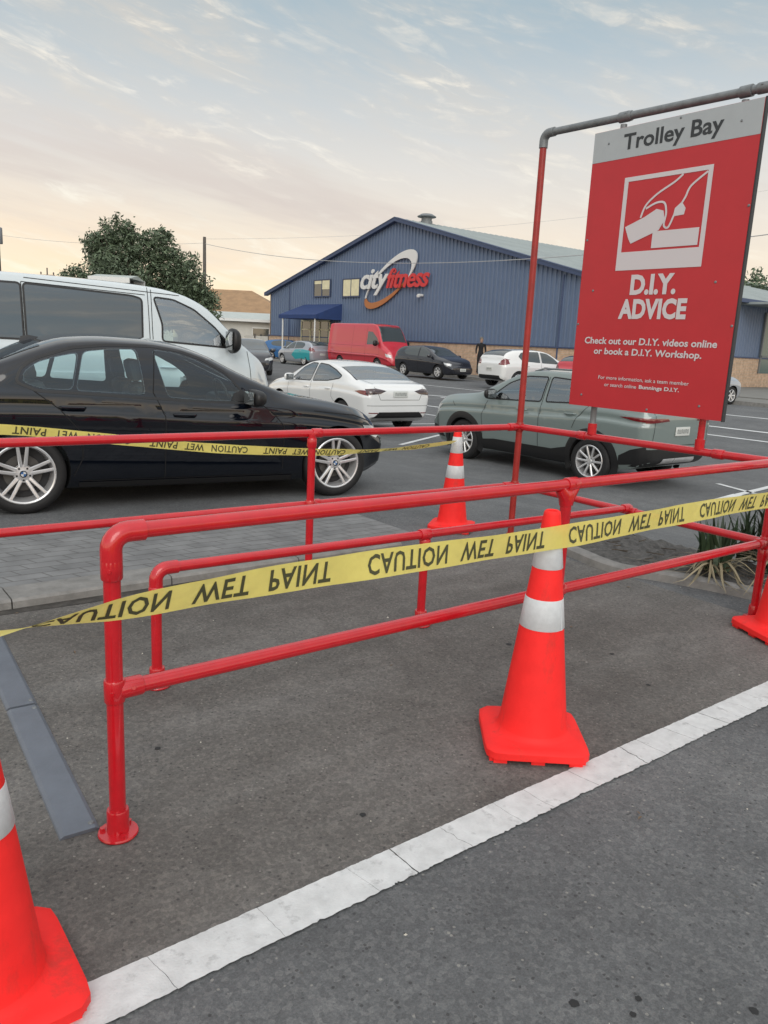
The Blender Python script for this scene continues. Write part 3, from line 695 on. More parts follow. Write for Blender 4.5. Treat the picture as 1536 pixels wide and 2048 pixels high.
tape('caution_tape', 'yellow "CAUTION WET PAINT" tape sagging behind the back rail, in front of the black car',
     [(-1.6, 4.80, 1.03), (.2, 4.78, .965), (.95, 4.76, .932), (1.45, 4.75, .872), (2.13, 4.74, .785), (2.73, 4.73, .735), (3.32, 4.72, .705), (3.9, 4.70, .712), (4.37, 4.69, .745)],
     .062, lambda s: ((.15, 1) if s < .70 else (.15+.80*sm((s-.70)/.16), 1)), 'PAINT WET CAUTION', .23, .80, True, True)

# ------------------------------------------------------------------ steel strips
def strip(y0, y1, x0, label):
    root = empty('steel_strip', (x0, y0, .004), R(-3.4), label=label, cat='steel strip', group='steel strips on the bay floor')
    b = MB(); L = y1-y0; w = .118
    prof = [(0, 0), (.003, .005), (.014, .011), (.104, .011), (.115, .005), (.118, 0)]
    n = len(prof); vs = [(x, 0 if i == 0 else L, z) for i in (0, 1) for x, z in prof]
    b.add(vs, [(k, k+1, n+k+1, n+k) for k in range(n-1)] + [tuple(range(n-1, -1, -1)), tuple(range(n, 2*n))])
    b.build('plate', M_['steel'], root, 20)
    for y in (.03, L-.03):
        s = MB(); s.lathe([(0, .0155), (.007, .015), (.010, .0115), (.010, .009)], 12, 'Z', (.098, y, 0)); s.build('bolt', M_['galv'], root)
strip(2.19, 3.13, .545, 'grey steel strip fixed to the ground at the foot of the railing end post')
strip(3.145, 4.20, .602, 'grey steel strip running on from the first towards the kerb')
# ------------------------------------------------------------------ cars
def pch(P):
    x = np.array([p[0] for p in P], float); y = np.array([p[1] for p in P], float); o = np.argsort(x); x, y = x[o], y[o]
    h = np.diff(x); d = np.diff(y)/h; n = len(x); mm = np.zeros(n)
    for i in range(1, n-1):
        if d[i-1]*d[i] > 0:
            w1, w2 = 2*h[i]+h[i-1], h[i]+2*h[i-1]; mm[i] = (w1+w2)/(w1/d[i-1]+w2/d[i])
    mm[0], mm[-1] = d[0], d[-1]
    def f(q):
        q = min(max(q, x[0]), x[-1]); i = min(max(int(np.searchsorted(x, q, 'right'))-1, 0), n-2); t = (q-x[i])/h[i]
        return float((2*t**3-3*t*t+1)*y[i] + (t**3-2*t*t+t)*h[i]*mm[i] + (-2*t**3+3*t*t)*y[i+1] + (t**3-t*t)*h[i]*mm[i+1])
    return f
def section(sp, x, inset=0.0, floor=None):
    T, S, B, W = sp['top'](x)-inset, sp['belt'](x), sp['bot'](x), sp['hw'](x)-inset
    if floor is not None: B = floor
    S = min(S, T-.015); h = T-S; H = S-B
    f = sm((h-.05)/.28); tumble = sp.get('tumble', .36)
    crown = .015+sp.get('crown', .055)*min(1, h/.35)
    ye_g = .93*W - tumble*max(0, h-crown); ye_h = .80*W; ye = ye_h*(1-f)+ye_g*f; ze = T-crown*(.35+.65*f)
    zc = B+H*sp.get('crease', .80); cr = sp.get('creased', .018)*W
    P = [(0, B), (.78*W, B), (.885*W, B+.03), (.935*W, B+.16*H), (.972*W, B+.42*H), (W, zc-.10*H), (W*.998, zc-.012), (W-cr, zc+.025), (.972*W, B+.93*H), (.945*W, S)]
    P += [(.945*W*(1-.5) + ye*.5+.012*f, S*.5+ze*.5+.004), (ye, ze), (.87*ye, ze+(T-ze)*.52), (.5*ye, ze+(T-ze)*.85), (0, T)]
    return P
def ring_pts(P, k=3):
    C = catmull(P, k); half = [(float(a), float(b)) for a, b in C]; half[0] = (0, half[0][1]); half[-1] = (0, half[-1][1])
    return half + [(-y, z) for y, z in half[-2:0:-1]]
def car_shell(sp, n=84, inset=0, x0=None, x1=None, floor=None, caps=True, k=3):
    L0, L1 = sp['x0'], sp['x1']
    if x0 is None:
        t = np.linspace(0, 1, n); xs = L0 + (L1-L0)*(t - .55*np.sin(2*np.pi*t)/(2*np.pi))
    else: xs = np.linspace(x0, x1, n)
    mb = MB(); rings = []
    for x in xs: rings.append([(x, y, z) for y, z in ring_pts(section(sp, x, inset, floor), k)])
    if x0 is None:   # soft end caps
        for end, sg in ((0, -1), (-1, 1)):
            base = rings[end]; c = np.mean(np.array(base), 0); ex = []
            for dx, s in ((.020, .965), (.034, .88), (.042, .6)):
                ex.append([(base[0][0]+sg*dx*sp.get('round', 1), c[1]+(p[1]-c[1])*s, c[2]+(p[2]-c[2])*s) for p in base])
            rings = (ex[::-1]+rings) if end == 0 else (rings+ex)
    m = len(rings[0]); vs = sum(rings, []); fs = []
    for i in range(len(rings)-1):
        for j in range(m): fs.append((i*m+j, i*m+(j+1) % m, (i+1)*m+(j+1) % m, (i+1)*m+j))
    fs.append(tuple(range(m))); fs.append(tuple((len(rings)-1)*m+j for j in range(m-1, -1, -1)))
    mb.add(vs, fs); return mb
def bvh_of(me):
    return BVHTree.FromPolygons([v.co.copy() for v in me.vertices], [tuple(p.vertices) for p in me.polygons])
class Skin:
    """projects flat outlines on to a car body so that panes, lamps and trims follow its curves"""
    def __init__(s, me):
        s.bvh = bvh_of(me)
    def hit(s, axis, u, v, sgn):
        if axis == 'side': o, d = Vector((u, 4*sgn, v)), Vector((0, -sgn, 0))
        elif axis == 'end': o, d = Vector((5*sgn, u, v)), Vector((-sgn, 0, 0))
        else: o, d = Vector((u, v, 5)), Vector((0, 0, -1))
        loc, nrm, _, _ = s.bvh.ray_cast(o, d)
        return loc, nrm
    def patch(s, mb, poly, axis, sgn=1, off=.004, res=.05, maxdev=None):
        bm = bmesh.new(); vs = [bm.verts.new((p[0], p[1], 0)) for p in poly]
        try: bm.faces.new(vs)
        except ValueError: bm.free(); return
        lo = np.min(np.array(poly), 0); hi = np.max(np.array(poly), 0)
        for ax in (0, 1):
            n = int((hi[ax]-lo[ax])/res)
            for i in range(1, n+1):
                q = lo[ax]+(hi[ax]-lo[ax])*i/(n+1); co = [0, 0, 0]; no = [0, 0, 0]; co[ax] = q; no[ax] = 1
                bmesh.ops.bisect_plane(bm, geom=bm.verts[:]+bm.edges[:]+bm.faces[:], plane_co=co, plane_no=no)
        bm.verts.index_update(); P = []; ok = []
        for v in bm.verts:
            l, nr = s.hit(axis, v.co.x, v.co.y, sgn)
            if l is None: P.append((0, 0, 0)); ok.append(False)
            else: P.append(l+nr*off); ok.append(True)
        F = [[v.index for v in f.verts] for f in bm.faces]; bm.free()
        F = [f for f in F if all(ok[i] for i in f)]
        mb.add(P, F)
    def ribbon(s, mb, line, axis, w, sgn=1, off=.0025, step=.03, closed=False, thick=None):
        L = [np.array(p, float) for p in line]
        if closed: L.append(L[0])
        pts = []
        for a, b in zip(L[:-1], L[1:]):
            n = max(1, int(np.linalg.norm(b-a)/step)); pts += [a+(b-a)*i/n for i in range(n)]
        pts.append(L[-1]); vs = []; n = len(pts); good = []
        for i, p in enumerate(pts):
            if closed: a, b = pts[(i-1) % (n-1)], pts[(i+1) % (n-1)]
            else: a, b = pts[max(i-1, 0)], pts[min(i+1, n-1)]
            t = (b-a)/(np.linalg.norm(b-a)+1e-9); nn = np.array([-t[1], t[0]])*w/2
            g = True
            for sg in (-1, 1):
                q = p+nn*sg; l, nr = s.hit(axis, q[0], q[1], sgn)
                if l is None: g = False; l, nr = Vector((0, 0, 0)), Vector((0, 0, 1))
                vs.append(l+nr*off)
            good.append(g)
        mb.add(vs, [(2*i, 2*i+1, 2*i+3, 2*i+2) for i in range(n-1) if good[i] and good[i+1]])
def boolean(me, cutters, orig=None):
    o = link('tmp', me); cos = []
    for c in cutters:
        co = link('tmpc', c); cos.append(co)
        md = o.modifiers.new('b', 'BOOLEAN'); md.operation = 'DIFFERENCE'; md.solver = 'EXACT'; md.object = co; md.material_mode = 'TRANSFER'
    dg = bpy.context.evaluated_depsgraph_get(); out = bpy.data.meshes.new_from_object(o.evaluated_get(dg))
    for q in cos+[o]: bpy.data.objects.remove(q)
    return out
def keep_normals(me, src_me, tol=.004):
    """cut body keeps the smooth shading of the uncut surface"""
    bv = bvh_of(src_me); src_me.calc_loop_triangles()
    vn = [v.normal.copy() for v in src_me.vertices]; polys = [tuple(p.vertices) for p in src_me.polygons]; vco = [v.co for v in src_me.vertices]
    nrm = []
    cache = {}
    for p in me.polygons:
        for li in p.loop_indices:
            vi = me.loops[li].vertex_index
            if vi not in cache:
                loc, n, fi, dist = bv.find_nearest(me.vertices[vi].co)
                if loc is None or dist > tol: cache[vi] = None
                else:
                    acc = Vector((0, 0, 0))
                    for k in polys[fi]:
                        w = 1/((vco[k]-loc).length+1e-4)**2; acc += vn[k]*w
                    cache[vi] = acc.normalized()
            n = cache[vi]
            nrm.append(n if (n is not None and n.dot(p.normal) > .6) else p.normal.copy())
    me.shade_smooth(); me.normals_split_custom_set(nrm)
def make_wheel(name, r, w, rim_r, style, par, loc, right, mt='alloy'):
    t = MB(); hw_ = w/2
    t.lathe([(rim_r, -hw_+.01), (rim_r+.012, -hw_), (r-.035, -hw_), (r-.010, -hw_+.018), (r, -hw_+.04), (r, 0), (r, hw_-.04), (r-.010, hw_-.018), (r-.035, hw_-.002), (rim_r+.03, hw_), (rim_r+.006, hw_-.006), (rim_r, hw_-.014)], 40, 'Y')
    wh = t.build(name, M_['rubber'], par, 40); wh.location = loc
    if right: wh.rotation_euler = (0, 0, math.pi)
    b = MB(); yo = hw_-.008
    b.lathe([(rim_r+.004, yo), (rim_r-.004, yo+.006), (rim_r-.016, yo+.002), (rim_r-.022, yo-.02), (rim_r-.035, yo-.10), (rim_r-.04, -hw_+.02)], 40, 'Y')
    b.m = 1; b.lathe([(.0, yo-.11), (rim_r-.03, yo-.11)], 28, 'Y'); b.m = 0
    if style != 'far':
        b.m = 2; b.lathe([(.05, yo-.085), (rim_r*.60, yo-.085), (rim_r*.60, yo-.10)], 28, 'Y'); b.m = 0
    def spoke(th, r0, r1, w0, w1, y0, y1, shift0=0, shift1=0, dep=.03):
        c, s_ = math.cos(th), math.sin(th); vs = []
        for rr, ww, yy, sh in ((r0, w0, y0, shift0), ((r0+r1)/2, (w0+w1)/2, (y0+y1)/2+.004, (shift0+shift1)/2), (r1, w1, y1, shift1)):
            for dx, dy in ((-.5, -.0), (-.28, .007), (.28, .007), (.5, -.0), (.35, -dep), (-.35, -dep)):
                u = sh+dx*ww; vs.append((rr*c-u*s_, yy+dy, rr*s_+u*c))
        fs = [(i*6+j, i*6+(j+1) % 6, (i+1)*6+(j+1) % 6, (i+1)*6+j) for i in range(2) for j in range(6)]
        b.add(vs, fs+[(5, 4, 3, 2, 1, 0), (12, 13, 14, 15, 16, 17)])
    ro = rim_r-.012; yh = yo-.028
    if style == 'double5':
        for k in range(5):
            th = math.pi/2+k*2*math.pi/5
            for sg in (-1, 1): spoke(th, .055, ro, .032, .026, yh, yo-.004, sg*.016, sg*.037)
    elif style == 'v10':
        for k in range(5):
            th = math.pi/2+k*2*math.pi/5
            for sg in (-1, 1): spoke(th, .045, ro, .030, .034, yh, yo-.004, sg*.018, sg*.068)
    elif style == 'five':
        for k in range(5): spoke(math.pi/2+k*2*math.pi/5, .04, ro, .06, .045, yh, yo-.004)
    else:
        for k in range(6): spoke(k*2*math.pi/6, .03, ro, .055, .04, yh, yo-.004)
    b.lathe([(.0, yh+.013), (.03, yh+.013), (.034, yh+.006), (.07, yh+.004), (.078, yh-.02)], 24, 'Y')
    if style in ('double5', 'v10'):
        b.m = 1
        for k in range(5):
            th = math.pi/2+(k+.5)*2*math.pi/5; b.lathe([(.0, yh+.0055), (.009, yh+.0055), (.009, yh-.01)], 8, 'Y', (.052*math.cos(th), 0, .052*math.sin(th)))
    rm_ = b.build('rim', [M_[mt], M_['alloydark'], mat('disc_steel', (.10, .095, .09), .5, metal=.5) if 'disc_steel' not in bpy.data.materials else bpy.data.materials['disc_steel']], wh, 35)
    return wh
def emblem(wh, y):
    b = MB(); rr = .029
    for q in range(4):
        b.m = q % 2
        b.add([(0, y, 0)]+[(rr*.72*math.cos(math.pi/2*q+k*math.pi/12), y, rr*.72*math.sin(math.pi/2*q+k*math.pi/12)) for k in range(7)], [(0, k, k+1) for k in range(1, 7)])
    b.m = 2; b.lathe([(rr*.70, y-.0003), (rr, y-.0005)], 24, 'Y')
    b.build('hub_emblem', [mat('emblem_blue', (.03, .12, .32), .4), mat('emblem_white', (.6, .62, .64), .4), M_['black']], wh, None)
def expand(poly, d):
    P = np.array(poly); c = P.mean(0); n = len(P); A = sum(P[i][0]*P[(i+1) % n][1]-P[(i+1) % n][0]*P[i][1] for i in range(n)); sg = 1 if A > 0 else -1; out = []
    for i in range(n):
        a, b, q = P[i-1], P[(i+1) % n], P[i]
        t1 = (q-a)/np.linalg.norm(q-a); t2 = (b-q)/np.linalg.norm(b-q); n1 = np.array([t1[1], -t1[0]])*sg; n2 = np.array([t2[1], -t2[0]])*sg
        nn = n1+n2; nn /= max(.5, np.dot(nn, n1)); out.append(tuple(q+nn*d))
    return out
def smooth_poly(poly, k=4):
    P = [np.array(p, float) for p in poly]; n = len(P); out = []
    for i in range(n):   # rounded corners
        a, q, b = P[i-1], P[i], P[(i+1) % n]; ra = min(.045, .35*np.linalg.norm(q-a)); rb = min(.045, .35*np.linalg.norm(b-q))
        p0 = q+(a-q)/np.linalg.norm(a-q)*ra; p1 = q+(b-q)/np.linalg.norm(b-q)*rb
        for j in range(k+1): t = j/k; out.append(tuple((1-t)**2*p0+2*t*(1-t)*q+t*t*p1))
    return out
def car(name, loc, rz, sp, label, group=None, cat='car'):
    for k in ('top', 'belt', 'bot', 'hw'):
        if not callable(sp[k]): sp[k] = pch(sp[k])
    root = empty(name, loc, rz, label=label, cat=cat, group=group)
    near = sp.get('near', False); paint = M_[sp['paint']]
    trim = M_[sp.get('cab', 'interior')]; base = car_shell(sp, 84 if near else 56, k=3 if near else 2).mesh('body', [paint, trim, M_['gap']], 60)
    sk = Skin(base)
    cut = []
    for ax in sp['axles']:
        for sg in (1, -1):
            c = MB(); rr = sp['arch']; y0, y1 = sp['W']/2-.30, sp['W']/2+.3
            c.m = 0; c.lathe([(0, sg*y0), (rr, sg*y0), (rr, sg*y1), (0, sg*y1)], 40, 'Y', (ax, 0, sp['wr']+.01)); cut.append(c.mesh('c', [M_['gap']]))
    open_ = sp.get('open', False)
    if open_:
        x0, x1 = sp['cabin']; c = car_shell(sp, 40, .05, x0, x1, sp.get('floor', .42), k=2); cut.append(c.mesh('c', [trim]))
        for poly in sp['side']:
            c = MB(); c.prism(smooth_poly(poly), -2, 2, lambda u, v, h: (u, h, v)); cut.append(c.mesh('c', [M_['gap']]))
        for xa, xb, fy in sp['screens']:
            c = MB(); n = 10; vs = []
            for i in range(n+1):
                x = xa+(xb-xa)*i/n; w = sp['hw'](x); y = fy*w - sp.get('tumble', .36)*max(0, sp['top'](x)-sp['belt'](x))*.9; z = sp['top'](x)
                vs += [(x, -y, z-.16), (x, y, z-.16), (x, y, z+.12), (x, -y, z+.12)]
            fs = [(i*4+j, i*4+(j+1) % 4, (i+1)*4+(j+1) % 4, (i+1)*4+j) for i in range(n) for j in range(4)]+[(0, 1, 2, 3), (n*4+3, n*4+2, n*4+1, n*4)]
            c.add(vs, fs); cut.append(c.mesh('c', [M_['gap']]))
    me = boolean(base.copy(), cut); keep_normals(me, base); body = link('body', me, root)
    gl = M_[sp.get('glass', 'glass')] if open_ else (M_['glassdark'] if near else M_['glassfar'])
    for i, poly in enumerate(sp['side']):
        for sg in ((1, -1) if sp.get('both', True) else (sp['vis'],)):
            b = MB(); sk.patch(b, smooth_poly(expand(poly, .006)), 'side', sg, .0015 if open_ else .003, .06)
            g2 = gl
            if i in sp.get('dark', ()): g2 = M_['glassdark']
            if b.f: keep_normals(b.build('side_window', g2, root, 60).data, base, .02)
    for j, (xa, xb, fy) in enumerate(sp['screens']):
        b = MB(); n = 12; poly = []
        for sg in (-1, 1):
            xsx = np.linspace(xa, xb, n) if sg < 0 else np.linspace(xb, xa, n)
            for x in xsx:
                w = sp['hw'](x); y = fy*w - sp.get('tumble', .36)*max(0, sp['top'](x)-sp['belt'](x))*.9; poly.append((x, sg*(y+.006)))
        sk.patch(b, poly, 'top', 1, .0025 if open_ else .004, .08); keep_normals(b.build('windscreen' if j == 0 else 'rear_window', gl, root, 60).data, base, .02)
    if near or sp.get('trim'):
        for sg in (1, -1):
            for poly in sp.get('frame', sp['side']):
                tr = MB(); sk.ribbon(tr, smooth_poly(expand(poly, .012)), 'side', .022, sg, .0022, closed=True); tr.build('window_trim', M_['black'], root, 60)
        for xa, xb, fy in sp['screens']:
            for sg in (1, -1):
                ln = [(x, sg*(fy*sp['hw'](x) - sp.get('tumble', .36)*max(0, sp['top'](x)-sp['belt'](x))*.9+.012)) for x in np.linspace(xa, xb, 14)]
                tr = MB(); sk.ribbon(tr, ln, 'top', .024, 1, .0028); tr.build('window_trim', M_['black'], root, 60)
    doors = []
    for poly in sp.get('doors', ()):
        for sg in (1, -1):
            b = MB(); sk.patch(b, poly, 'side', sg, .0012, .05)
            if b.f:
                d = b.build('door', paint, root, 60); keep_normals(d.data, base, .02); xs_ = [q[0] for q in poly]; doors.append((min(xs_), max(xs_), sg, d))
    def gap(ln, ax, sg):
        gp = MB(); sk.ribbon(gp, ln, ax, .008, sg, .0022)
        if gp.f: gp.build('panel_gap', M_['gap'], root, None)
    for sg in (1, -1):
        for ln in sp.get('gaps', ()): gap(ln, 'side', sg)
    for ln in sp.get('topgaps', ()): gap(ln, 'top', 1)
    for sg, ln in sp.get('endgaps', ()): gap(ln, 'end', sg)
    for nm, mt, axis, sg, poly, off in sp.get('patches', ()):
        for s2 in ((1, -1) if sg == 0 else (sg,)):
            P = poly
            if axis == 'end' and isinstance(s2, int) and sg in (2, -2):
                pass
            b = MB(); sk.patch(b, P, axis, s2, off, .03)
            if b.f: keep_normals(b.build(nm, M_[mt], root, 60).data, base, .03)
    for nm, mt, sg, poly, off in sp.get('endpair', ()):      # lamps at both corners of one end
        for m in (1, -1):
            b = MB(); sk.patch(b, [(u*m, v) for u, v in poly], 'end', sg, off, .03)
            if b.f: keep_normals(b.build(nm, M_[mt], root, 60).data, base, .03)
    for x, z in sp.get('handles', ()):
        for sg in (1, -1):
            l, n = sk.hit('side', x, z, sg)
            if l is None: continue
            b = MB(); y = l.y; pts = [(x-.10, y+sg*.006, z), (x-.085, y+sg*.028, z), (x, y+sg*.034, z-.002), (x+.085, y+sg*.028, z-.004), (x+.10, y+sg*.006, z-.004)]
            b.path(pts, [.009, .012, .0125, .012, .009], 10); par = [d for a_, b_, s_, d in doors if s_ == sg and a_ <= x <= b_]; b.build('door_handle', paint, par[0] if par else root)
    for x, z in sp.get('mirror', ()):
        for sg in (1, -1):
            l, n = sk.hit('side', x, z, sg)
            if l is None: continue
            b = MB(); w = sp.get('msize', 1); y0 = l.y+sg*.15*w; bmi = bmesh.new(); bmesh.ops.create_icosphere(bmi, subdivisions=3, radius=1)
            P = []
            for v in bmi.verts:
                q = v.co; P.append((x+.085*w*(q.x if q.x > 0 else q.x*.35), y0+.125*w*np.sign(q.y)*abs(q.y)**.7, z+.05+.085*sp.get('mtall', 1)*w*np.sign(q.z)*abs(q.z)**.75))
            b.add(P, [[v.index for v in f.verts] for f in bmi.faces]); bmi.free()
            b.box((x+.015, l.y+sg*.03*w, z+.005), (.06, .12*w, .035), 0, .01); mo = b.build('wing_mirror', M_[sp.get('mpaint', sp['paint'])], root, 60)
            g = MB(); g.box((x-.032*w, y0, z+.05), (.006, .19*w, .125*sp.get('mtall', 1)*w), 0, .003); g.build('mirror_glass', M_['glassfar'], mo)
    if sp.get('clad'):
        for ax in sp['axles']:
            for sg in (1, -1):
                cl = MB(); vs = []; n = 30; r0, r1 = sp['arch']-.012, sp['arch']+sp['clad']
                for i in range(n+1):
                    t = math.pi*(-.13+1.26*i/n)
                    for rr in (r0, (r0+r1)/2, r1):
                        u, v = ax+rr*math.cos(t), sp['wr']+.01+rr*math.sin(t); l, nr = sk.hit('side', u, max(v, sp['bot'](u)+.05), sg)
                        y = (l.y if l else sg*sp['W']/2); vs.append((u, y+sg*(.016 if rr < r1 else .003), v))
                cl.add(vs, [(i*3+k, i*3+k+1, (i+1)*3+k+1, (i+1)*3+k) for i in range(n) for k in range(2)]); cl.build('wheel_arch_trim', M_['black'], root, 50)
    if 'plate' in sp:
        for sg, z, y in sp['plate']:
            l, n = sk.hit('end', y, z, sg)
            if l is None: continue
            b = MB(); b.box((l.x+sg*.012, y, z), (.012, .36, .125), 0, .004); b.m = 1
            rn = random.Random(len(name))
            for k in range(6):
                h = .06
                yy = y-.125+k*.05
                b.box((l.x+sg*.0195, yy-.012, z), (.002, .008, h)); b.box((l.x+sg*.0195, yy+.012, z), (.002, .008, h)); b.box((l.x+sg*.0195, yy, z+(h/2-.004 if k % 2 else -h/2+.004)), (.002, .016, .008))
            b.build('number_plate', [M_['plate'], M_['platetext']], root)
    wh0 = None
    for ax in sp['axles']:
        for sg in (1, -1):
            p = (ax, sg*(sp['W']/2-sp.get('tuck', .035)-sp['tw']/2), sp['wr'])
            if wh0 is None: wh0 = make_wheel('wheel', sp['wr'], sp['tw'], sp['rim'], sp['style'], root, p, sg < 0)
            else:
                w2 = wh0.copy(); col.objects.link(w2); w2.parent = root; w2.location = p; w2.rotation_euler = (0, 0, math.pi if sg < 0 else 0)
                for ch in wh0.children: c2 = ch.copy(); col.objects.link(c2); c2.parent = w2
            if sp.get('emblem'): pass
    root['_tmp'] = 1; del root['_tmp']
    return root, sk
def seats(root, rows, W, zf, mt='interior', wheel=None):
    for x in rows:
        for y in ((.36, -.36) if len(rows) < 3 else (.4, -.4)):
            b = MB(); b.box((x+.18, y, zf+.18), (.5, .48, .16), 0, .05)
            M = Matrix.Translation((x-.06, y, zf+.48)) @ Matrix.Rotation(R(-14), 4, 'Y'); b.M = M; b.box((0, 0, 0), (.14, .46, .62), 0, .06); b.box((-.01, 0, .43), (.10, .27, .20), 0, .05); b.M = Matrix(); b.build('seat', M_[mt], root)
    if wheel:
        x, y, z = wheel; b = MB(); pts = [(0, .18*math.cos(t), .18*math.sin(t)) for t in np.linspace(0, 2*math.pi, 25)]
        b.M = Matrix.Translation((x, y, z)) @ Matrix.Rotation(R(-22), 4, 'Y'); b.path(pts, .014, 8, False); b.box((.02, 0, 0), (.04, .30, .06), 0, .015); b.M = Matrix(); b.build('steering_wheel', M_['black'], root)
        b = MB(); b.box((x+.36, 0, z-.12), (.5, 1.25, .22), 0, .07); b.build('dashboard', M_['interior'], root)

def hw_curve(W, x0, x1, nose=.80, tail=.82, r=.35):
    w = W/2
    return [(x0, w*tail), (x0+.10, w*(tail+.09)), (x0+r, w*.975), (x0+r+.6, w), (x1-r-.7, w), (x1-r, w*.955), (x1-.14, w*(nose+.07)), (x1, w*nose)]
# --- black sedan in front
bmw = dict(crown=.085, x0=-2.40, x1=2.03, W=1.81, paint='pblack', near=True, open=True, axles=(1.405, -1.405), wr=.332, rim=.245, tw=.225, arch=.362, style='double5', cabin=(-1.75, .75), floor=.40, vis=-1,
    top=[(-2.40, .90), (-2.30, 1.06), (-2.15, 1.095), (-1.85, 1.12), (-1.55, 1.25), (-1.25, 1.385), (-1.0, 1.452), (-.7, 1.472), (-.4, 1.465), (-.1, 1.43), (.15, 1.36), (.45, 1.215), (.75, 1.07), (.98, .985), (1.3, .945), (1.65, .875), (1.85, .80), (1.96, .72), (2.03, .60)],
    belt=[(-2.40, .86), (-2.0, .98), (-1.5, 1.025), (-.8, 1.0), (0, .945), (.6, .915), (1.0, .895), (1.45, .835), (1.8, .74), (2.03, .56)],
    bot=[(-2.40, .34), (-2.1, .22), (-1.4, .19), (1.4, .17), (1.85, .19), (2.03, .25)], hw=hw_curve(1.81, -2.40, 2.03, .70, .8, .42), crease=.80, creased=.024, tumble=.34,
    side=[[(-.43, .985), (-.98, 1.012), (-.905, 1.318), (-.70, 1.345), (-.47, 1.352)], [(-1.015, 1.016), (-1.25, 1.025), (-1.375, 1.075), (-1.36, 1.15), (-1.26, 1.225), (-1.1, 1.275), (-.945, 1.308)], [(.42, .935), (.1, .942), (-.23, .962), (-.335, 1.352), (-.15, 1.332), (.05, 1.272), (.25, 1.172), (.40, 1.065)]],
    frame=[[(.50, .925), (.1, .935), (-.4, .965), (-1.0, 1.0), (-1.27, 1.012), (-1.415, 1.075), (-1.38, 1.165), (-1.27, 1.245), (-1.0, 1.335), (-.7, 1.37), (-.33, 1.372), (-.1, 1.34), (.1, 1.275), (.3, 1.165)]],
    screens=[(.88, .22, .80), (-1.22, -1.72, .80)],
    gaps=[[(-.32, 1.35), (-.36, 1.0), (-.27, .80), (-.265, .25)], [(-1.30, 1.0), (-1.12, .86), (-.95, .66), (-.95, .45), (-1.02, .3)], [(.62, .90), (.74, .82), (.83, .70), (.84, .3)], [(-.95, .255), (.85, .245)], [(1.15, .845), (1.6, .80), (1.9, .71)]],
    handles=[(-1.02, .875), (-.10, .815)], mirror=[(.47, .925)], msize=1.25, mtall=.72, topgaps=[[(.98, .64), (1.5, .62), (1.9, .45)], [(.98, -.64), (1.5, -.62), (1.9, -.45)]], mpaint='black', doors=[[(-1.28, .995), (-.40, .95), (-.29, .80), (-.285, .26), (-.93, .27), (-.93, .66), (-1.10, .86)], [(-.36, .945), (.60, .905), (.72, .82), (.81, .70), (.82, .26), (-.25, .26), (-.25, .80)]],
    patches=[('sill_trim', 'black', 'side', 0, [(-.98, .185), (.95, .18), (.95, .235), (-.98, .245)], .006), ('headlight', 'lamp', 'side', 0, [(1.72, .70), (1.92, .67), (2.01, .59), (1.95, .55), (1.78, .61)], .004), ('mirror_sail', 'black', 'side', 0, [(.33, .935), (.56, .925), (.44, 1.03), (.36, 1.0)], .006), ('side_lamp', 'lamp', 'side', 0, [(1.02, .60), (1.14, .605), (1.14, .62), (1.02, .615)], .003)],
    endpair=[('grille', 'black', 1, [(.04, .46), (.30, .46), (.27, .62), (.06, .62)], .006), ('tail_light', 'tail', -1, [(.45, .80), (.75, .78), (.74, .92), (.46, .93)], .004)], plate=[(1, .40, 0), (-1, .62, 0)])
BMW, sk = car('sedan', (3.016, 7.342, 0), R(-7.6), bmw, 'black sedan with silver five-spoke wheels parked behind the red back rail')
seats(BMW, (-.25, -1.12), 1.5, .27, 'interior', (.42, -.36, .93))
for w in [c for c in BMW.children if c.name.startswith('wheel') and c.children]: emblem(w, .225/2-.008-.028+.0138)
b = MB(); b.add([(-1.62, -.012, 1.27), (-1.40, -.012, 1.335), (-1.62, .012, 1.27), (-1.40, .012, 1.335), (-1.60, 0, 1.345), (-1.54, 0, 1.36)], [(0, 1, 5, 4), (2, 4, 5, 3), (1, 3, 5), (0, 4, 2)])
b.v = [(x+.30, y*2.5, z+.07) for x, y, z in b.v]; b.build('roof_aerial', M_['pblack'], BMW, 30)
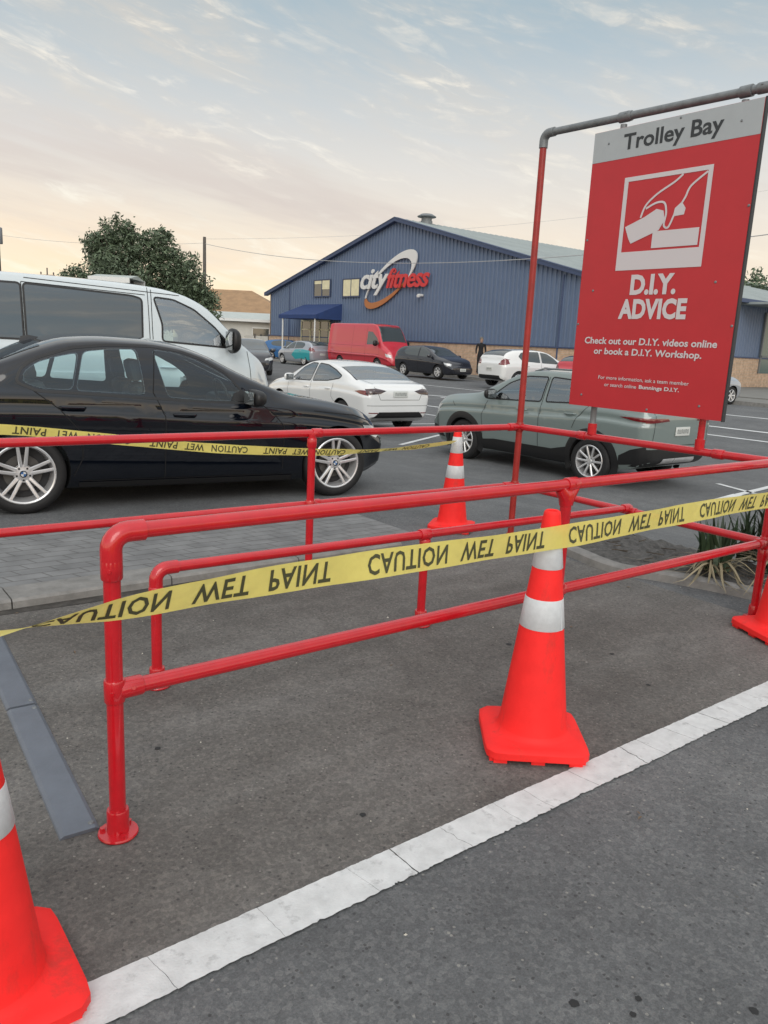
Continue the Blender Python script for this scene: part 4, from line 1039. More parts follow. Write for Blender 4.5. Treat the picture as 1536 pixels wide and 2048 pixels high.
# --- white van behind it
van = dict(glass='glasslight', cab='cabinlight', x0=-2.6, x1=2.72, W=1.94, paint='pvan', near=True, open=True, axles=(1.62, -1.6), wr=.345, rim=.20, tw=.215, arch=.385, style='five', cabin=(-2.3, 1.85), floor=.75, tumble=.20, crease=.72, creased=.008,
    top=[(-2.6, 1.80), (-2.5, 1.98), (-2.2, 2.055), (-.5, 2.085), (.6, 2.075), (1.2, 2.045), (1.5, 1.995), (1.78, 1.885), (2.04, 1.67), (2.27, 1.45), (2.42, 1.33), (2.58, 1.24), (2.68, 1.08), (2.715, .88), (2.72, .68)],
    belt=[(-2.6, 1.34), (1.2, 1.36), (2.0, 1.30), (2.35, 1.18), (2.6, .95), (2.72, .62)], bot=[(-2.6, .35), (-1.6, .25), (1.6, .22), (2.4, .22), (2.72, .28)], hw=hw_curve(1.94, -2.6, 2.72, .74, .93, .35),
    side=[[(1.28, 1.42), (1.29, 1.60), (1.21, 1.885), (1.42, 1.872), (1.66, 1.775), (1.90, 1.585), (2.10, 1.37), (1.75, 1.395)], [(1.03, 1.40), (1.05, 1.86), (.95, 1.885), (-.16, 1.935), (-.16, 1.38)], [(-.21, 1.38), (-.21, 1.935), (-2.3, 1.93), (-2.35, 1.40)]], dark=(1, 2),
    screens=[(2.30, 1.62, .88)], gaps=[[(1.13, 2.0), (1.12, .4)], [(1.17, 1.98), (1.16, 1.55), (1.17, .4)], [(2.33, 1.33), (2.36, .9), (2.22, .72)], [(-.19, 1.96), (-.19, 1.37)], [(-.19, 1.96), (1.1, 1.915)], [(-.16, 2.005), (1.5, 1.935)]], handles=[(1.32, 1.12)], doors=[[(1.18, 1.36), (1.18, .45), (2.20, .45), (2.35, .9), (2.31, 1.22), (2.0, 1.33)]],
    mirror=[(2.05, 1.40)], msize=1.15, mtall=1.5, mpaint='black', patches=[('headlight', 'lamp', 'side', 0, [(2.35, 1.02), (2.60, .98), (2.70, .78), (2.52, .76), (2.40, .86)], .004)], plate=[(1, .5, 0), (-1, .8, 0)])
VAN, _ = car('van', (2.4, 9.9, 0), R(-6), van, 'white passenger van with dark side windows behind the black sedan', cat='van')
seats(VAN, (.95,), 1.6, .68, 'interior', (1.75, -.42, 1.33))
# --- white sedan driving bay side of the lane
mazda = dict(glass='glasslight', cab='cabinlight', x0=-2.21, x1=2.35, W=1.795, paint='pwhite', near=True, open=True, axles=(1.37, -1.33), wr=.325, rim=.215, tw=.21, arch=.36, style='five', cabin=(-1.35, 1.0), floor=.42, tumble=.38, crease=.79, creased=.02,
    top=[(-2.21, .94), (-2.12, 1.035), (-1.95, 1.06), (-1.7, 1.10), (-1.35, 1.235), (-1.0, 1.35), (-.55, 1.435), (-.1, 1.455), (.25, 1.42), (.55, 1.32), (.9, 1.15), (1.2, 1.02), (1.5, .965), (2.0, .86), (2.25, .72), (2.35, .56)],
    belt=[(-2.21, .90), (-1.7, 1.0), (-1.0, 1.03), (0, .98), (.9, .93), (1.5, .87), (2.0, .76), (2.35, .52)], bot=[(-2.21, .36), (-1.9, .24), (-1.3, .2), (1.4, .18), (2.35, .24)], hw=hw_curve(1.795, -2.21, 2.35, .68, .86, .32),
    side=[[(.85, .955), (0, .985), (-.08, 1.345), (.15, 1.345), (.45, 1.24)], [(-.12, .99), (-.75, 1.03), (-1.18, 1.10), (-1.22, 1.14), (-.95, 1.24), (-.55, 1.33), (-.18, 1.35)]],
    screens=[(1.12, .35, .80), (-.98, -1.70, .84)], gaps=[[(-.10, 1.35), (-.06, .95), (-.03, .3)], [(.98, .88), (.95, .3)], [(-1.0, .98), (-.95, .7), (-1.05, .6)]], handles=[(-.82, .86), (.1, .84)], mirror=[(.72, .96)], mpaint='pwhite',
    patches=[('tail_light', 'tail', 'side', 0, [(-2.20, .80), (-2.0, .83), (-1.82, .875), (-1.98, .90), (-2.20, .905)], .004), ('headlight', 'lamp', 'side', 0, [(1.95, .74), (2.2, .66), (2.1, .60)], .004)],
    endpair=[('tail_light', 'taildark', -1, [(.36, .905), (.50, .845), (.80, .82), (.80, .93), (.60, .95)], .0045), ('reflector', 'tail', -1, [(.55, .44), (.74, .44), (.74, .46), (.55, .46)], .004)],
    endgaps=[(-1, [(-.62, .98), (-.50, .72), (.50, .72), (.62, .98)]), (-1, [(-.78, .60), (.78, .60)])], doors=[[(-.07, .98), (.90, .92), (.93, .33), (-.02, .33)], [(-.12, .98), (-.98, 1.0), (-.95, .7), (-.85, .33), (-.06, .33)]], plate=[(-1, .84, 0)], topgaps=[[(-1.72, -.62), (-2.1, -.60)], [(-1.72, .62), (-2.1, .60)]])
mazda['patches'] += [('bumper_skirt', 'black', 'end', -1, [(-.66, .345), (.66, .345), (.52, .47), (-.52, .47)], .005)]
MZ, _ = car('sedan', (10.32, 15.0, -.34), R(88), mazda, 'white sedan seen from behind, beyond the black sedan')
seats(MZ, (-.05, -.85), 1.5, .25)
# --- sage grey crossover
cross = dict(glass='glasslight', cab='cabinlight', x0=-2.18, x1=2.28, W=1.825, paint='pgrey', near=True, open=True, axles=(1.32, -1.32), wr=.345, rim=.235, tw=.215, arch=.375, style='v10', clad=.095, cabin=(-1.85, 1.0), floor=.55, tumble=.30, crease=.80, creased=.03,
    top=[(-2.18, 1.12), (-2.12, 1.27), (-1.99, 1.43), (-1.82, 1.54), (-1.5, 1.585), (-.8, 1.625), (-.2, 1.625), (.15, 1.585), (.5, 1.46), (.85, 1.29), (1.1, 1.175), (1.35, 1.135), (1.8, 1.08), (2.1, .98), (2.22, .86), (2.28, .70)],
    belt=[(-2.18, 1.08), (-1.5, 1.15), (-.6, 1.11), (.4, 1.06), (1.0, 1.03), (1.6, .99), (2.05, .90), (2.28, .66)], bot=[(-2.18, .42), (-1.9, .30), (-1.3, .25), (1.3, .23), (2.0, .25), (2.28, .32)], hw=hw_curve(1.825, -2.18, 2.28, .74, .86, .34),
    side=[[(.78, 1.085), (-.30, 1.135), (-.33, 1.485), (.08, 1.475), (.42, 1.345)], [(-.42, 1.14), (-1.22, 1.185), (-1.25, 1.45), (-.43, 1.49)], [(-1.29, 1.19), (-1.62, 1.24), (-1.55, 1.38), (-1.30, 1.44)]],
    screens=[(1.05, .25, .80), (-1.85, -2.10, .86)], gaps=[[(-.37, 1.5), (-.34, 1.1), (-.33, .35)], [(.80, 1.05), (.88, .8), (.86, .35)], [(-1.28, 1.2), (-1.05, .95), (-.98, .8)], [(1.62, .97), (1.55, .9)]], handles=[(-.92, 1.0), (.02, .98)], mirror=[(.62, 1.12)], mpaint='black', doors=[[(-.32, 1.11), (.78, 1.05), (.86, .8), (.85, .46), (-.31, .46)], [(-.36, 1.11), (-1.24, 1.15), (-1.03, .95), (-.98, .8), (-.93, .5), (-.35, .46)]],
    patches=[('sill_trim', 'black', 'side', 0, [(-.95, .25), (.95, .25), (.95, .40), (.6, .44), (-.6, .44), (-.95, .52)], .006), ('tail_light', 'tail', 'side', 0, [(-2.17, .99), (-1.97, 1.005), (-1.76, 1.04), (-1.92, 1.05), (-2.17, 1.05)], .005), ('rear_bumper_trim', 'black', 'side', 0, [(-2.17, .42), (-1.78, .36), (-1.80, .50), (-1.98, .60), (-2.17, .66)], .006), ('front_bumper_trim', 'black', 'side', 0, [(1.8, .33), (2.27, .36), (2.27, .52), (1.95, .50)], .006), ('headlight', 'lamp', 'side', 0, [(1.88, .90), (2.10, .86), (2.22, .80), (2.16, .76), (1.98, .82)], .005), ('tailgate_trim', 'black', 'end', -1, [(-.80, .36), (.80, .36), (.80, .62), (-.80, .62)], .006), ('skid_plate', 'alloy', 'end', -1, [(-.45, .40), (.45, .40), (.40, .48), (-.40, .48)], .011)],
    endpair=[('tail_light', 'tail', -1, [(.35, 1.01), (.80, .98), (.80, 1.05), (.38, 1.045)], .006)], endgaps=[(-1, [(-.66, 1.2), (-.70, .66), (.70, .66), (.66, 1.2)])], plate=[(-1, .86, 0)])
CR, sk = car('crossover', (10.15, 8.45, -.37), R(91), cross, 'sage grey crossover with black wheel arches seen behind the trolley bay sign', cat='car')
seats(CR, (-.1, -.95), 1.5, .42)
for y in (.62, -.62):
    b = MB(); pts = []
    for x in np.linspace(-1.45, .05, 9):
        l, n = sk.hit('top', x, y, 1); pts.append((x, y, l.z+(.03 if -1.4 < x < 0 else .0)))
    b.path(pts, .014, 8); b.build('roof_rail', M_['galv'], CR)
# --- parked cars across the street
hatch = dict(x0=-2.02, x1=2.05, W=1.76, paint='pdark', axles=(1.27, -1.28), wr=.315, rim=.21, tw=.20, arch=.345, style='far', tumble=.36, crease=.8, creased=.015, trim=False,
    top=[(-2.02, .95), (-1.95, 1.18), (-1.75, 1.36), (-1.4, 1.45), (-.6, 1.485), (-.1, 1.47), (.3, 1.40), (.75, 1.18), (1.1, 1.02), (1.5, .95), (1.85, .83), (2.0, .70), (2.05, .58)],
    belt=[(-2.02, .92), (-1.5, 1.0), (0, .96), (1.0, .90), (1.6, .83), (2.05, .54)], bot=[(-2.02, .34), (-1.7, .24), (0, .2), (1.7, .2), (2.05, .26)], hw=hw_curve(1.76, -2.02, 2.05, .74, .88, .3),
    side=[[(.82, .965), (-.12, .99), (-.15, 1.39), (.2, 1.345), (.5, 1.2)], [(-.22, .995), (-1.12, 1.04), (-1.30, 1.20), (-1.15, 1.345), (-.7, 1.39), (-.24, 1.395)]], screens=[(1.05, .35, .80), (-1.48, -1.92, .84)],
    mirror=[(.75, .97)], msize=.9, handles=[(-.9, .87), (.05, .85)], gaps=[[(-.18, 1.4), (-.16, .3)], [(.92, .9), (.90, .3)]],
    patches=[('tail_light', 'tail', 'side', 0, [(-2.0, .86), (-1.75, .92), (-1.8, 1.08), (-1.97, 1.12)], .004), ('headlight', 'lamp', 'side', 0, [(1.65, .76), (1.95, .70), (1.98, .60), (1.75, .66)], .004)], plate=[(-1, .70, 0), (1, .45, 0)],
    endpair=[('tail_light', 'tail', -1, [(.52, .88), (.80, .86), (.78, 1.08), (.62, 1.05)], .004)])
def hatchback(loc, rz, paint, label, **k):
    d = {a: (list(b) if isinstance(b, list) else b) for a, b in hatch.items()}; d['paint'] = paint; d.update(k)
    return car('hatchback', loc, rz, d, label, 'cars parked in front of the gym')
VW, _ = hatchback((25.1, 28.85, .05), R(-90), 'pdark', 'dark blue-black hatchback parked side-on in front of the gym wall')
YA, _ = hatchback((24.0, 21.7, .08), R(-6), 'pwhite', 'white hatchback angle-parked by the gym with its rear to the street', patches=hatch['patches']+[('bumper_skirt', 'black', 'end', -1, [(-.7, .30), (.7, .30), (.6, .46), (-.6, .46)], .006)])
SV, sks = hatchback((26.0, 42.05, 0), R(90), 'psilver', 'silver hatchback with a teal wrapped rear parked left of the red van')
for sg in (1, -1):
    b = MB(); sks.patch(b, [(-1.9, .34), (-.95, .42), (-.3, .35), (.1, .60), (-.3, .93), (-1.2, .96), (-1.95, .90)], 'side', sg, .005, .06); b.build('teal_wrap', M_['pteal'], SV, 60)
hatchback((29.4, 49.2, 0), R(-58), 'pblue', 'dark blue hatchback at the far left, next to the gym corner')
hatchback((16.0, 30.4, 0), R(-112), 'pdark', 'dark hatchback facing the street, partly hidden behind the white van nose', endpair=[('headlight', 'lamp', 1, [(.45, .62), (.72, .66), (.76, .76), (.5, .70)], .006), ('grille', 'black', 1, [(.02, .40), (.5, .40), (.5, .55), (.02, .55)], .005)])
hatchback((24.6, 18.3, .0), R(-6), 'pred', 'red hatchback mostly hidden behind the sage grey crossover')
hatchback((25.6, 15.6, .0), R(-6), 'psilver', 'silver hatchback almost hidden behind the sign')
rvan = dict(x0=-3.0, x1=2.95, W=2.0, paint='pred', axles=(1.85, -1.75), wr=.345, rim=.2, tw=.22, arch=.385, style='far', tumble=.12, crease=.55, creased=.012,
    top=[(-3.0, 2.35), (-2.93, 2.5), (-2.6, 2.56), (1.0, 2.56), (1.45, 2.5), (1.75, 2.25), (2.05, 1.75), (2.25, 1.42), (2.5, 1.27), (2.8, 1.08), (2.92, .85), (2.95, .7)], belt=[(-3.0, 1.4), (1.5, 1.4), (2.2, 1.25), (2.7, 1.0), (2.95, .6)],
    bot=[(-3, .42), (-1.7, .32), (1.8, .28), (2.95, .34)], hw=hw_curve(2.0, -3.0, 2.95, .78, .96, .25), side=[[(.85, 1.42), (.85, 2.12), (1.25, 2.10), (1.72, 1.80), (1.98, 1.44)]], screens=[(2.12, 1.55, .86)],
    mirror=[(1.85, 1.45)], msize=1.2, mtall=1.5, mpaint='black', gaps=[[(.75, 2.4), (.75, .4)], [(-.55, 2.4), (-.55, .4)], [(2.0, 1.3), (2.1, .8)], [(-2.85, 1.35), (.7, 1.32)], [(-2.85, .95), (2.0, .9)]],
    patches=[('tail_light', 'taildark', 'side', 0, [(-2.99, 1.0), (-2.88, 1.0), (-2.88, 1.5), (-2.99, 1.5)], .004), ('headlight', 'lamp', 'side', 0, [(2.55, .98), (2.85, .9), (2.9, .75), (2.65, .8)], .004)], endpair=[('rear_window', 'glassfar', -1, [(.1, 1.45), (.82, 1.45), (.80, 2.1), (.1, 2.1)], .005)], plate=[(-1, .8, 0)])
car('delivery_van', (27.0, 36.5, .03), R(-90), rvan, 'red high-roofed delivery van parked beside the gym entrance', cat='van')
# ------------------------------------------------------------------ gym hall
def gym():
    X, YC, HW, ZA, ZE, YL, ZB, DEP = 30.0, 38.4, 15.1, 8.76, 4.88, 53.5, 1.72, 34.0
    root = empty('gym_hall', (X, YC, .1), label='blue corrugated steel gym hall with a low gable roof and brick base', cat='building')
    def P(x, y, z): return (x-X, y-YC, z-.1)
    def zr(y): return ZA-(ZA-ZE)*abs(y-YC)/HW
    def wall_front(y0, y1, zb, x, ribs=.30):
        mb = MB(); y = y0; pts = []
        while y < y1-1e-6:
            for dy, dx in ((0, 0), (.19, 0), (.205, -.06), (.285, -.06)):
                if y+dy < y1: pts.append((y+dy, x+dx))
            y += ribs
        pts.append((y1, x))
        vs = []
        for y, xx in pts: vs += [P(xx, y, zb), P(xx, y, zr(y)-.05)]
        mb.add(vs, [(2*i, 2*i+2, 2*i+3, 2*i+1) for i in range(len(pts)-1)]); return mb
    # front gable: clad above the brick base, split round the doorway and the two upper windows
    wall_front(YC-HW, YC+HW, ZB, X).build('front_wall', M_['gymwall'], root, None)
    mb = MB(); y0 = YC-HW  # side wall, ribbed
    x = X; pts = []
    while x < X+DEP:
        pts += [(x, 0), (x+.135, 0), (x+.155, -.035), (x+.25, -.035)]; x += .27
    vs = []
    for xx, dy in pts: vs += [P(xx, y0+dy, ZB), P(xx, y0+dy, ZE)]
    mb.add(vs, [(2*i, 2*i+2, 2*i+3, 2*i+1) for i in range(len(pts)-1)]); mb.build('side_wall', M_['gymwall'], root, None)
    bb = MB(); bb.box(P(X+.0, YC, ZB/2), (.16, 2*HW+.1, ZB)); bb.box(P(X+DEP/2, YC-HW, ZB/2), (DEP, .16, ZB)); bb.box(P(X+DEP/2, YC+HW, ZE/2), (DEP, .16, ZE)); bb.box(P(X+DEP, YC, ZE/2), (.16, 2*HW, ZE))
    me = bb.mesh('b', M_['brick']); l = me.uv_layers.new()
    for p in me.polygons:
        for li in p.loop_indices:
            c = me.vertices[me.loops[li].vertex_index].co; l.data[li].uv = ((c.y if abs(p.normal.x) > .5 else c.x), c.z)
    link('brick_base', me, root)
    cp = MB(); cp.box(P(X-.06, YC, ZB+.03), (.16, 2*HW+.2, .07)); cp.box(P(X+DEP/2, YC-HW-.06, ZB+.03), (DEP, .16, .07)); cp.build('sill_flashing', M_['gymtrim'], root, None)
    # roof: two ribbed slopes with overhang, rake trims
    for sg in (-1, 1):
        mb = MB(); vs = []; n = 64; xs_ = []
        x = X-.35
        while x < X+DEP+.3: xs_ += [(x, 0), (x+.40, 0), (x+.43, .03), (x+.47, .03), (x+.5, 0)]; x += .5
        for xx, dz in xs_: vs += [P(xx, YC, ZA+dz+.05), P(xx, YC+sg*(HW+.45), ZA-(ZA-ZE)*(HW+.45)/HW+dz+.05)]
        mb.add(vs, [(2*i, 2*i+2, 2*i+3, 2*i+1) for i in range(len(xs_)-1)]); mb.build('roof', M_['gymroof'], root, None)
        rk = MB(); a = Vector(P(X-.33, YC, ZA+.0)); b = Vector(P(X-.33, YC+sg*(HW+.45), ZA-(ZA-ZE)*(HW+.45)/HW))
        rk.add([a+Vector((0, 0, .10)), b+Vector((0, 0, .10)), b+Vector((0, 0, -.14)), a+Vector((0, 0, -.14)), a+Vector((.33, 0, .10)), b+Vector((.33, 0, .10)), b+Vector((.33, 0, -.14)), a+Vector((.33, 0, -.14))],
               [(0, 1, 2, 3), (4, 7, 6, 5), (0, 4, 5, 1), (3, 2, 6, 7), (1, 5, 6, 2), (0, 3, 7, 4)]); rk.build('rake_trim', M_['gymtrim'], root, None)
    g = MB(); g.box(P(X+DEP/2, YC-HW-.52, ZE-.14), (DEP+.5, .18, .2)); g.build('gutter', M_['gymtrim'], root, None)
    for y in (25.4, 50.6): dn = MB(); dn.path([P(X-.07, y, .2), P(X-.07, y, zr(y)-.3)], .05, 8); dn.build('downpipe', M_['gymtrim'], root)
    # roof ventilator
    v = MB(); c = P(X+2.0, YC-.2, ZA); v.lathe([(.36, -.3), (.36, .12), (.32, .14), (.32, .30), (.56, .34), (.58, .38), (.34, .52), (.06, .54)], 20, 'Z', c); v.build('roof_ventilator', M_['galv'], root)
    # upper windows with pale blinds
    for y0, y1, z0, z1, part_open in ((45.35, 47.3, 4.5, 5.52, True), (41.95, 43.8, 4.42, 5.48, False)):
        w = MB(); w.box(P(X-.06, (y0+y1)/2, (z0+z1)/2), (.08, y1-y0, z1-z0)); o = w.build('window', M_['glassfar'], root, None)
        f = MB()
        for a, b_, c_, d_ in ((y0-.06, y0, z0, z1), (y1, y1+.06, z0, z1), (y0-.06, y1+.06, z0-.06, z0), (y0-.06, y1+.06, z1, z1+.06), ((y0+y1)/2-.03, (y0+y1)/2+.03, z0, z1)): f.box(P(X-.10, (a+b_)/2, (c_+d_)/2), (.06, b_-a, d_-c_))
        f.build('window_frame', M_['gymtrim'], o, None)
        bl = MB(); ym = (y0+y1)/2
        if part_open: bl.box(P(X-.108, (y0+ym)/2, (z0+z1)/2+.2), (.01, (y1-y0)/2-.1, (z1-z0)-.45)); bl.box(P(X-.108, (y1+ym)/2, z1-.13), (.01, (y1-y0)/2-.1, .2))
        else: bl.box(P(X-.108, ym, (z0+z1)/2), (.01, y1-y0-.1, z1-z0-.06))
        bl.build('blind', M_['winlit'], o, None)
    # entrance: awning, posts, doors
    d = MB(); d.box(P(X-.06, 47.0, 1.5), (.1, 3.6, 2.7)); o = d.build('entrance_door', M_['glassfar'], root, None)
    f = MB()
    for y in (45.2, 46.4, 47.6, 48.8): f.box(P(X-.12, y, 1.5), (.06, .1, 2.7))
    f.box(P(X-.12, 47, 2.85), (.06, 3.7, .12)); f.box(P(X-.12, 47, 2.25), (.06, 3.7, .07)); f.build('door_frame', M_['winlit'], o, None)
    a = MB(); y0, y1 = 43.9, 48.6; zt, zb_, dp = 3.95, 3.15, 2.1
    a.add([P(X-.04, y0, zt), P(X-.04, y1, zt), P(X-dp, y1, zb_), P(X-dp, y0, zb_), P(X-.04, y0, zb_-.25), P(X-.04, y1, zb_-.25), P(X-dp, y1, zb_-.25), P(X-dp, y0, zb_-.25)],
          [(0, 1, 2, 3), (3, 2, 6, 7), (0, 3, 7, 4), (1, 5, 6, 2), (4, 7, 6, 5)]); a.build('awning', M_['awn'], root, None)
    for y in (44.1, 48.2): p = MB(); p.path([P(X-dp+.1, y, .1), P(X-dp+.1, y, zb_)], .05, 10); p.build('awning_post', M_['letterwhite'], root)
    lt = MB(); lt.box(P(X-.2, 35.75, 4.35), (.3, .22, .14), 0, .03); lt.lathe([(.0, -.1), (.09, -.1), (.11, .02), (.03, .05)], 12, 'Z', P(X-.36, 35.75, 4.32)); lt.build('wall_light', M_['letterwhite'], root)
    # side wall openings seen past the sign: glazed front under the eave, posts
    w = MB(); w.box(P(48.5, YC-HW-.05, 2.6), (7.0, .1, 3.4)); o = w.build('side_window', mat('shop_glass', (.10, .15, .14), .1, spec=.7), root, None)
    f = MB()
    for x in (45, 46.6, 48.3, 50, 51.7): f.box(P(x, YC-HW-.12, 2.6), (.12, .08, 3.4))
    f.box(P(48.5, YC-HW-.12, 1.85), (7, .08, .1)); f.build('window_frame', M_['galv'], o, None)
    for x in (43.6, 47.5, 51.5): p = MB(); p.path([P(x, YC-HW-2.0, .1), P(x, YC-HW-2.0, 4.55)], .10, 12); p.path([P(x, YC-HW-2.0, .1), P(x, YC-HW-2.0, .9)], .15, 12); p.build('verandah_post', M_['galv'], root)
    r = MB(); r.box(P(52, YC-HW-1.2, 4.62), (20, 2.4, .12)); r.build('verandah_roof', M_['gymroof'], root, None)
    # painted sign: orbit ring and lettering on the wall
    S = empty('gym_sign', (X-.10, 38.4, 5.2), label='cityfitness wall sign with white and red lettering and an orange and white swoosh ring', cat='sign')
    def W(y, z, d): return (-d, y-38.4, z-5.2)
    def ring(t0, t1, wf, name, mt, d):
        mb = MB(); n = 50; vs = []; tilt = R(38)
        for i in range(n+1):
            t = t0+(t1-t0)*i/n; wd = wf(i/n)
            for q in (1, 1-wd):
                u, v = 3.05*q*math.cos(t), 1.02*q*math.sin(t) - (1-q)*.0
                # local right is -y
                uu = u*math.cos(tilt)-v*math.sin(tilt); vv = u*math.sin(tilt)*.78+v*math.cos(tilt)
                for dd in (d, d+.07): vs.append(W(38.75-uu, 5.28+vv, dd))
        fs = []
        for i in range(n):
            a, b_ = i*4, (i+1)*4
            fs += [(a+1, b_+1, b_+3, a+3), (a, b_, b_+1, a+1), (a+2, a+3, b_+3, b_+2)]
        mb.add(vs, fs); mb.build(name, M_[mt], S, None)
    ring(R(-60), R(158), lambda s: .05+.30*math.sin(min(1, s*1.05)*math.pi)**1.2*(1-.55*s), 'ring', 'letterwhite', .02)
    ring(R(160), R(300), lambda s: .06+.20*math.sin(s*math.pi), 'ring', 'letterorange', .02)
    def letters(body, y0, y1, z0, z1, mt, d, name):
        v, f = text_geo(body, bold=.022, shear=.32, spacing=.93); lo, hi = v.min(0), v.max(0); w = (v-lo)/(hi-lo)
        P2 = [(y0+(y1-y0)*a, z0+(z1-z0)*b_) for a, b_ in w]; mb = MB(); n = len(P2)
        mb.add([W(y, z, d) for y, z in P2]+[W(y, z, d-.06) for y, z in P2], f+[tuple(reversed([i+n for i in q])) for q in f])
        ed = {}
        for q in f:
            for i in range(len(q)): e = (q[i], q[(i+1) % len(q)]); ed[e] = 1
        sides = [e for e in ed if (e[1], e[0]) not in ed]; mb.add([W(y, z, d) for y, z in P2]+[W(y, z, d-.06) for y, z in P2], [(a, b_, b_+n, a+n) for a, b_ in sides])
        mb.build(name, M_[mt], S, None)
    letters('city', 41.65, 38.75, 4.42, 5.98, 'letterwhite', .17, 'lettering')
    letters('fitness', 38.95, 34.95, 4.80, 5.95, 'letterred', .19, 'lettering')
    return root
gym()

# ------------------------------------------------------------------ houses and background
def scr(px, py, depth):   # a point of the view at a given depth, used to set out far poles in the world
    d = f_*1.0 + r_*((px-768)/1560) + u_*(-(py-1024)/1560); return Vector((0, 0, EYE)) + d*depth
def house(name, loc, rz, w, d, ze, zr_, label, wall='house', roof='roofbrown', gable=False, e=.5):
    root = empty(name, loc, rz, label=label, cat='building')
    b = MB(); b.box((0, 0, ze/2), (w, d, ze)); b.build('wall', M_[wall], root, None)
    r = MB()
    rl = max(.5, w/2-d/2) if not gable else w/2+e
    vs = [(-w/2-e, -d/2-e, ze), (w/2+e, -d/2-e, ze), (w/2+e, d/2+e, ze), (-w/2-e, d/2+e, ze), (-rl, 0, zr_), (rl, 0, zr_)]
    r.add(vs, [(0, 1, 5, 4), (2, 3, 4, 5), (1, 2, 5), (3, 0, 4), (3, 2, 1, 0)]); ro = r.build('roof', M_[roof], root, None)
    f = MB(); f.box((0, -d/2-e+.0, ze-.08), (w+2*e, .08, .2)); f.box((0, d/2+e, ze-.08), (w+2*e, .08, .2)); f.build('fascia', M_['letterwhite'], root, None)
    for x in (-w*.28, w*.22):
        g = MB(); g.box((x, -d/2-.01, ze*.58), (1.3, .06, 1.1)); o = g.build('window', M_['glassfar'], root, None)
        q = MB()
        for a, b_, c, dd in ((x-.7, x-.64, .58*ze-.58, .58*ze+.58), (x+.64, x+.7, .58*ze-.58, .58*ze+.58), (x-.7, x+.7, .58*ze+.55, .58*ze+.63), (x-.7, x+.7, .58*ze-.63, .58*ze-.55)): q.box(((a+b_)/2, -d/2-.03, (c+dd)/2), (b_-a, .06, dd-c))
        q.build('window_frame', M_['letterwhite'], o, None)
    return root
house('house', (36, 73, 0), R(-40), 13, 8, 3.6, 6.0, 'pale house with a brown hipped roof left of the gym')
house('garage', (31.0, 60.0, 0), R(-38), 9, 5, 2.9, 3.5, 'low white garage with a flat-pitched roof in front of the brown-roofed house', roof='roofgrey', gable=True)
SH = scr(235, 575, 31)
house('shed', (SH.x, SH.y, 0), R(-38), .9, 1.2, 3.5, 3.66, 'small pale-roofed shed just above the white van roof, before the tree', roof='roofgrey', gable=True, wall='black', e=.35)
# boundary fence left of the gym
fe = empty('fence', (30, 57, 0), R(90), label='pale low boundary fence between the gym and the white garage', cat='fence')
b = MB(); b.box((0, 0, .9), (7, .06, 1.5)); b.build('panel', M_['house'], fe, None)
for x in (-3.4, -1.2, 1.2, 3.4): b = MB(); b.box((x, .06, .9), (.1, .1, 1.8)); b.build('post', M_['wood'], fe, None)
# leaves: tree crowns made of small leaf faces
def leafcloud(blobs, n, size, rnd, droop=.2):
    vs = []; fs = []
    wts = np.array([b[3]*b[4]*b[5] for b in blobs])**.72; wts /= wts.sum()
    for bi, b in enumerate(blobs):
        for _ in range(int(n*wts[bi])):
            d = np.array([rnd.gauss(0, 1) for _ in range(3)]); d /= np.linalg.norm(d); r = rnd.random()**.33
            r = .55+.5*r if rnd.random() < .75 else r*.7
            wob = 1+.20*math.sin(5*d[0]+bi)*math.cos(4*d[1]-bi)+.14*math.sin(9*d[2]+2*bi)+.10*math.sin(17*d[0]+13*d[1])
            c = np.array(b[:3])+d*np.array(b[3:6])*r*wob
            for k in range(2):
                q = c+np.array([rnd.gauss(0, size*.9) for _ in range(3)]); t = np.array([rnd.gauss(0, 1), rnd.gauss(0, 1), rnd.gauss(.25, .8)]); t /= np.linalg.norm(t)
                u = np.cross(t, [rnd.gauss(0, 1) for _ in range(3)]); u /= np.linalg.norm(u)+1e-9; s = size*rnd.uniform(.6, 1.5); i = len(vs)
                vs += [tuple(q-t*s), tuple(q+u*s*.38), tuple(q+t*s), tuple(q-u*s*.38)]; fs.append((i, i+1, i+2, i+3))
    return vs, fs
def tree(loc, label, trunk_h, r, blobs, n, size, seed):
    root = empty('broadleaf_tree', loc, 0, label=label, cat='tree'); rnd = random.Random(seed)
    t = MB(); t.path([(0, 0, -.1), (.05, 0, trunk_h*.4), (-.05, .08, trunk_h), (.1, 0, trunk_h*1.6)], [r*1.3, r, r*.85, r*.5], 12)
    for b in blobs:
        s = (0, .04, trunk_h*rnd.uniform(.7, 1.1)); m_ = [(s[i]+b[i])/2+rnd.uniform(-.2, .2) for i in range(3)]; t.path([s, m_, b[:3]], [r*.5, r*.35, r*.14], 8)
        for _ in range(4): t.path([m_, [b[i]+rnd.uniform(-1, 1)*b[3+i]*.8 for i in range(3)]], [r*.2, r*.05], 5)
    t.build('trunk', M_['trunk'], root)
    tufts = []
    for b in blobs:
        for _ in range(7):
            d = np.array([rnd.gauss(0, 1), rnd.gauss(0, 1), rnd.gauss(.35, .8)]); d /= np.linalg.norm(d); k = rnd.uniform(.92, 1.22); s = rnd.uniform(.16, .30)*max(b[3], .5)
            tufts.append((b[0]+d[0]*b[3]*k, b[1]+d[1]*b[4]*k, b[2]+d[2]*b[5]*k, s*.8, s*.8, s*1.15))
    v, f = leafcloud([(b[0], b[1], b[2], b[3]*.9, b[4]*.9, b[5]*.9) for b in blobs]+tufts, n, size, rnd); c = MB(); c.v = v; c.f = f; c.mi = [0]*len(f); me = bpy.data.meshes.new('crown'); me.from_pydata(v, [], f); me.materials.append(M_['leaf']); link('crown', me, root)
